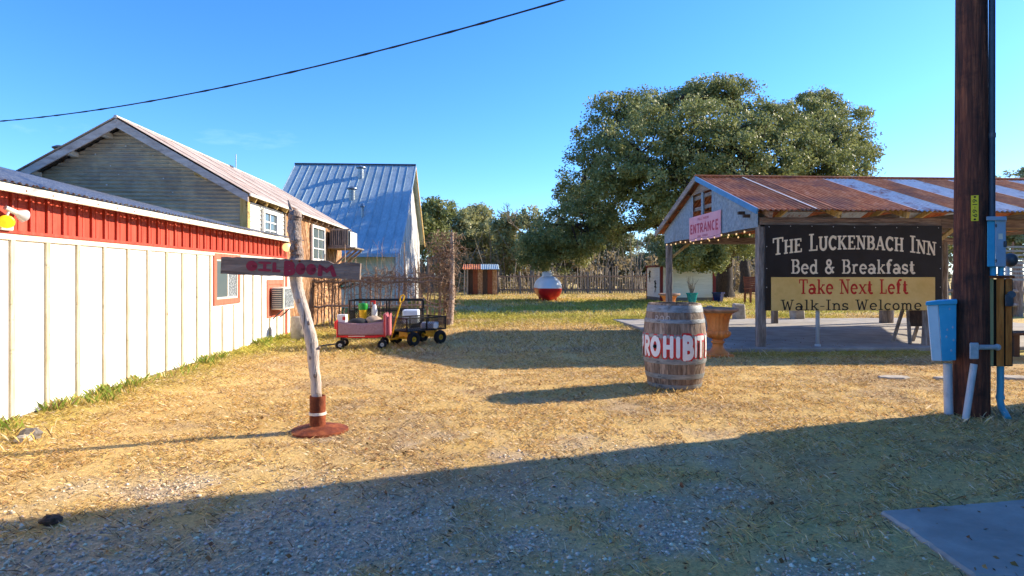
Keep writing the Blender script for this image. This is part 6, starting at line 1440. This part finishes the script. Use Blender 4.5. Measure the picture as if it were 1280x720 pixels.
def tree(name, label, base, lobes, leafm, barkm, per=60, nsub=30, size=.09, trunks=None, seed=1, group=None, sub_r=(.3, .62), tr=.3):
    r = np.random.default_rng(seed); rr = random.Random(seed); base = Vector(base)
    t = thing(name, label, 'tree', base, group)
    cl, rad = [], []; trunks = trunks or [(base, tr)]; tbs = [MB() for _ in trunks]; subs = []
    for (c, R3, dens) in lobes:
        c = Vector(c); k = max(4, int(nsub * dens)); d = r.normal(0, 1, (k, 3)); d /= np.linalg.norm(d, axis=1)[:, None]; q = d * (r.random(k) ** .38)[:, None] * np.array(R3)[None] + np.array(c)[None]
        cl.append(q); rad.append(r.uniform(*sub_r, k))
        subs.append((c, q, k))
    # every lobe grows from the nearest point of the limbs already there
    nodes = [[(t0 + Vector((0, 0, 1.9)), 1.9, None) for _ in (0,)] for t0, _ in trunks]; owner = []
    order = sorted(range(len(subs)), key=lambda i: min((subs[i][0] - (t0 + Vector((0, 0, 2)))).length for t0, _ in trunks)); limbs = []
    for i in order:
        c = subs[i][0]; best = None
        for ti in range(len(trunks)):
            for (pt, ln, li) in nodes[ti]:
                v = (c - pt).length + .30 * ln
                if best is None or v < best[0]: best = (v, ti, pt, ln, li)
        _, ti, st, ln, li = best; D_ = (c - st).length
        mid = st.lerp(c, .5) + Vector((rr.gauss(0, .14), rr.gauss(0, .14), rr.uniform(-.02, .2))) * D_; pts = []
        for j in range(9):
            u = j / 8; pts.append((st * (1 - u) ** 2 + mid * 2 * u * (1 - u) + c * u * u) + Vector((rr.gauss(0, .05), rr.gauss(0, .05), rr.gauss(0, .05))) * (0 < j) * min(1.5, D_ * .5))
        idx = len(limbs); limbs.append([ti, pts, li, 1, i])
        for j in (3, 4, 5, 6, 7, 8): nodes[ti].append((pts[j], ln + D_ * j / 8, idx))
        while li is not None: limbs[li][3] += 1; li = limbs[li][2]
    for (ti, pts, li, cnt, i) in limbs:
        trr = trunks[ti][1]; tot = max(1, len(limbs)); r0 = trr * min(.8, .16 + .62 * (cnt / tot) ** .55); r1 = max(trr * .07, r0 * (.72 if cnt > 1 else .3)); tb = tbs[ti]
        tb.tube(pts, [r0 + (r1 - r0) * j / 8 for j in range(9)], 7); c, q, k = subs[i]
        for j in range(min(k, 10)):
            e = Vector(q[j]); s0 = pts[rr.randint(4, 8)]; mm = s0.lerp(e, .5) + Vector((rr.gauss(0, .2), rr.gauss(0, .2), rr.gauss(.1, .18))); tb.tube([s0, mm, e], [trr * .10, trr * .07, trr * .025], 5, False)
    for (tb0, trr), tb in zip(trunks, tbs):
        pts = [tb0 + Vector((rr.gauss(0, .05), rr.gauss(0, .05), z)) for z in (-.1, .15, .6, 1.2, 1.9, 2.6)]; tb.tube(pts, [trr * 1.35, trr * 1.12, trr, trr * .92, trr * .85, trr * .6], 12); build(tb, 'trunk', barkm, t, True)
    V, fc = leaves(np.concatenate(cl), np.concatenate(rad), per, size, r); V = V - np.array(base)[None]
    o = link('crown', np_mesh('crown', V, fc, 4, leafm), t); ORG[o.name] = base
    return t
# the big live oak
OD = 29.0
def oa(px, py, dd=0): return at(px, py, OD + dd)
outline = [(686, 300, 2, 1.5, 1.1), (670, 312, 0, 1.0, .9), (700, 318, 1, 1.5, .8), (728, 310, 2, 1.5, .85), (758, 285, 0, 1.3, .8), (715, 282, -1, 1.7, 1.3), (740, 255, 1, 1.8, 1.5), (720, 245, 3, 1.4, 1.3), (760, 215, -1, 2.0, 1.7), (752, 182, 2, 1.5, 1.5), (768, 148, 0, 1.5, 1.3),
  (800, 190, -3, 2.2, 1.9), (812, 142, 1, 1.7, 1.2), (845, 165, -3, 2.2, 1.7), (852, 130, 3, 1.5, .9), (800, 245, -2, 2.0, 1.5), (840, 220, -4, 2.0, 1.6), (870, 250, -2, 2.1, 1.6), (885, 116, 1, 1.4, .75), (910, 124, 2, 1.5, 1.0),
  (895, 165, -3, 2.2, 1.7), (890, 205, -4, 2.2, 1.7), (930, 200, -4, 2.2, 1.7), (945, 155, -1, 1.7, 1.1), (975, 178, -2, 2.1, 1.6), (1000, 150, 1, 1.7, 1.0), (1022, 136, 2, 1.3, .8), (1018, 185, -1, 2.0, 1.6), (1045, 160, 1, 1.5, 1.1), (1062, 182, 0, 1.2, 1.1),
  (1050, 208, -2, 1.5, 1.2), (1000, 215, -3, 2.0, 1.5), (940, 240, -2, 2.2, 1.5), (985, 240, -1, 2.0, 1.4), (830, 275, 1, 1.6, 1.1), (870, 300, -1, 1.5, .9), (905, 285, 0, 1.6, 1.0), (855, 318, -3, 1.1, .6), (885, 322, -2, .8, .5), (925, 300, 1, 1.4, .9)]
lob = [(oa(px, py, dd), (rx, rx * 1.1, rz), (1.25 if rx > 1.9 else .95) * (.95 if px < 790 and py > 235 else 1)) for px, py, dd, rx, rz in outline]
t1, t2 = gp(905, 372), gp(932, 367)
tree('live_oak', 'huge spreading live oak behind the pavilion with dark drooping limbs', (t1.x, t1.y, 0), lob, L_oak, M_bark, per=125, nsub=48, size=.066, trunks=[(Vector((t1.x, t1.y, 0)), .5), (Vector((t2.x, t2.y, 0)), .36)], seed=4, sub_r=(.28, .6))
# trees beyond the far fence
def bgtree(px, ytop, dep, wpx, label, leafm=L_lit, seed=1, nl=18, per=48, bark=M_greybark, dens=1.0, size=.12):
    rr = random.Random(seed); b = at(px, 345, dep); b.z = 0; zt = at(px, ytop, dep).z; w = wpx / F * dep / 2; lob = []
    for i in range(nl):
        a = rr.uniform(0, 6.28); q = rr.random() ** .5; zz = rr.uniform(.32, .90); rad = w * (1.12 - abs(zz - .5)) * .78
        lob.append(((b.x + math.cos(a) * q * rad, b.y + math.sin(a) * q * rad, zt * zz), (w * .36 * rr.uniform(.8, 1.2), w * .36, zt * .15 * rr.uniform(.8, 1.2)), dens))
    lob.append(((b.x + rr.gauss(0, w * .15), b.y, zt * .9), (w * .3, w * .3, zt * .1), dens))
    return tree('oak_tree', label, b, lob, leafm, bark, per=per, nsub=20, size=size, seed=seed, group='trees beyond the far fence', sub_r=(.3, .65), tr=.26)
bgtree(536, 250, 44, 75, 'grey-green oak rising behind the barn gable', L_oak, 31, dens=.8)
bgtree(578, 262, 50, 80, 'pale oak between the vine post and the rusty shed', L_lit, 32)
bgtree(606, 254, 52, 85, 'tall sunlit oak directly behind the rusty shed', L_lit, 33)
bgtree(648, 266, 47, 78, 'sunlit oak with leaning limbs left of the propane tank', L_lit, 34, dens=.8)
bgtree(700, 285, 54, 90, 'pale oak behind the propane tank under the big crown', L_lit, 35)
bgtree(765, 288, 55, 95, 'pale oak behind the tall pickets', L_lit, 36)
bgtree(840, 292, 52, 95, 'pale oak behind the pump house roof', L_lit, 37)
bgtree(930, 285, 56, 110, 'sunlit oak seen between the oak trunks and the sign post', L_lit, 38)
bgtree(1030, 270, 58, 130, 'oak hidden mostly behind the inn sign', L_oak, 39)
bgtree(1130, 240, 60, 140, 'dull green oak behind the pavilion roof', L_oak, 40)
bgtree(1200, 225, 52, 120, 'oak showing beside the utility pole above the pavilion roof', L_oak, 41)
bgtree(1285, 200, 46, 120, 'oak topping the pavilion roof at the right edge', L_lit, 42)
bgtree(1400, 190, 48, 130, 'oak just outside the right edge behind the pavilion', L_oak, 43)
bgtree(480, 285, 52, 90, 'oak hidden behind the barn roof', L_oak, 44)
# bare tree left of the big oak
p = gp(668, 366); bt = thing('bare_tree', 'leafless grey tree with forked branches at the left of the big oak', 'tree', (p.x, p.y, 0)); m = MB(); rr = random.Random(9)
def grow(a, d, L, r, lv):
    b_ = a + d * L; mid = a.lerp(b_, .5) + Vector((rr.gauss(0, .06), rr.gauss(0, .06), rr.gauss(0, .05))) * L; m.tube([a, mid, b_], [r, r * .85, r * .7], 6, False)
    if lv == 0: return
    for i in range(2 if lv > 2 else 3):
        nd_ = (d + Vector((rr.gauss(0, .55), rr.gauss(0, .5), rr.gauss(.05, .35)))).normalized(); grow(b_, nd_, L * rr.uniform(.62, .85), r * .66, lv - 1)
grow(Vector((p.x, p.y, -.05)), Vector((-.05, 0, 1)).normalized(), 2.2, .2, 6)
build(m, 'branches', M_greybark, bt, True)
# scrub behind the fence
r = np.random.default_rng(8); n = 900; xs = r.uniform(-22, 40, n); ys = r.uniform(44, 62, n); cl = np.stack([xs, ys, r.uniform(.2, 3.6, n) * (.4 + .6 * vnoise(xs, ys, .3, 4))], 1)
V, fc = leaves(cl, r.uniform(.5, 1.1, n), 60, .14, r); o = link('undergrowth', np_mesh('undergrowth', V, fc, 4, L_scrub)); o['kind'] = 'stuff'; o['label'] = 'brown winter scrub massed behind the far fence'; o['category'] = 'undergrowth'
m = MB(); rr = random.Random(12)
for i in range(700):
    q = Vector((rr.uniform(-20, 38), rr.uniform(43, 58), 0)); h_ = rr.uniform(1.5, 5); pts = [q, q + Vector((rr.gauss(0, .2), 0, h_ * .5)), q + Vector((rr.gauss(0, .6), rr.gauss(0, .4), h_))]; m.tube(pts, [.05, .035, .01], 4, False)
o = single(m, 'thicket_stems', M_greybark, 'thin bare stems of the thicket behind the far fence', 'undergrowth', kind='stuff')
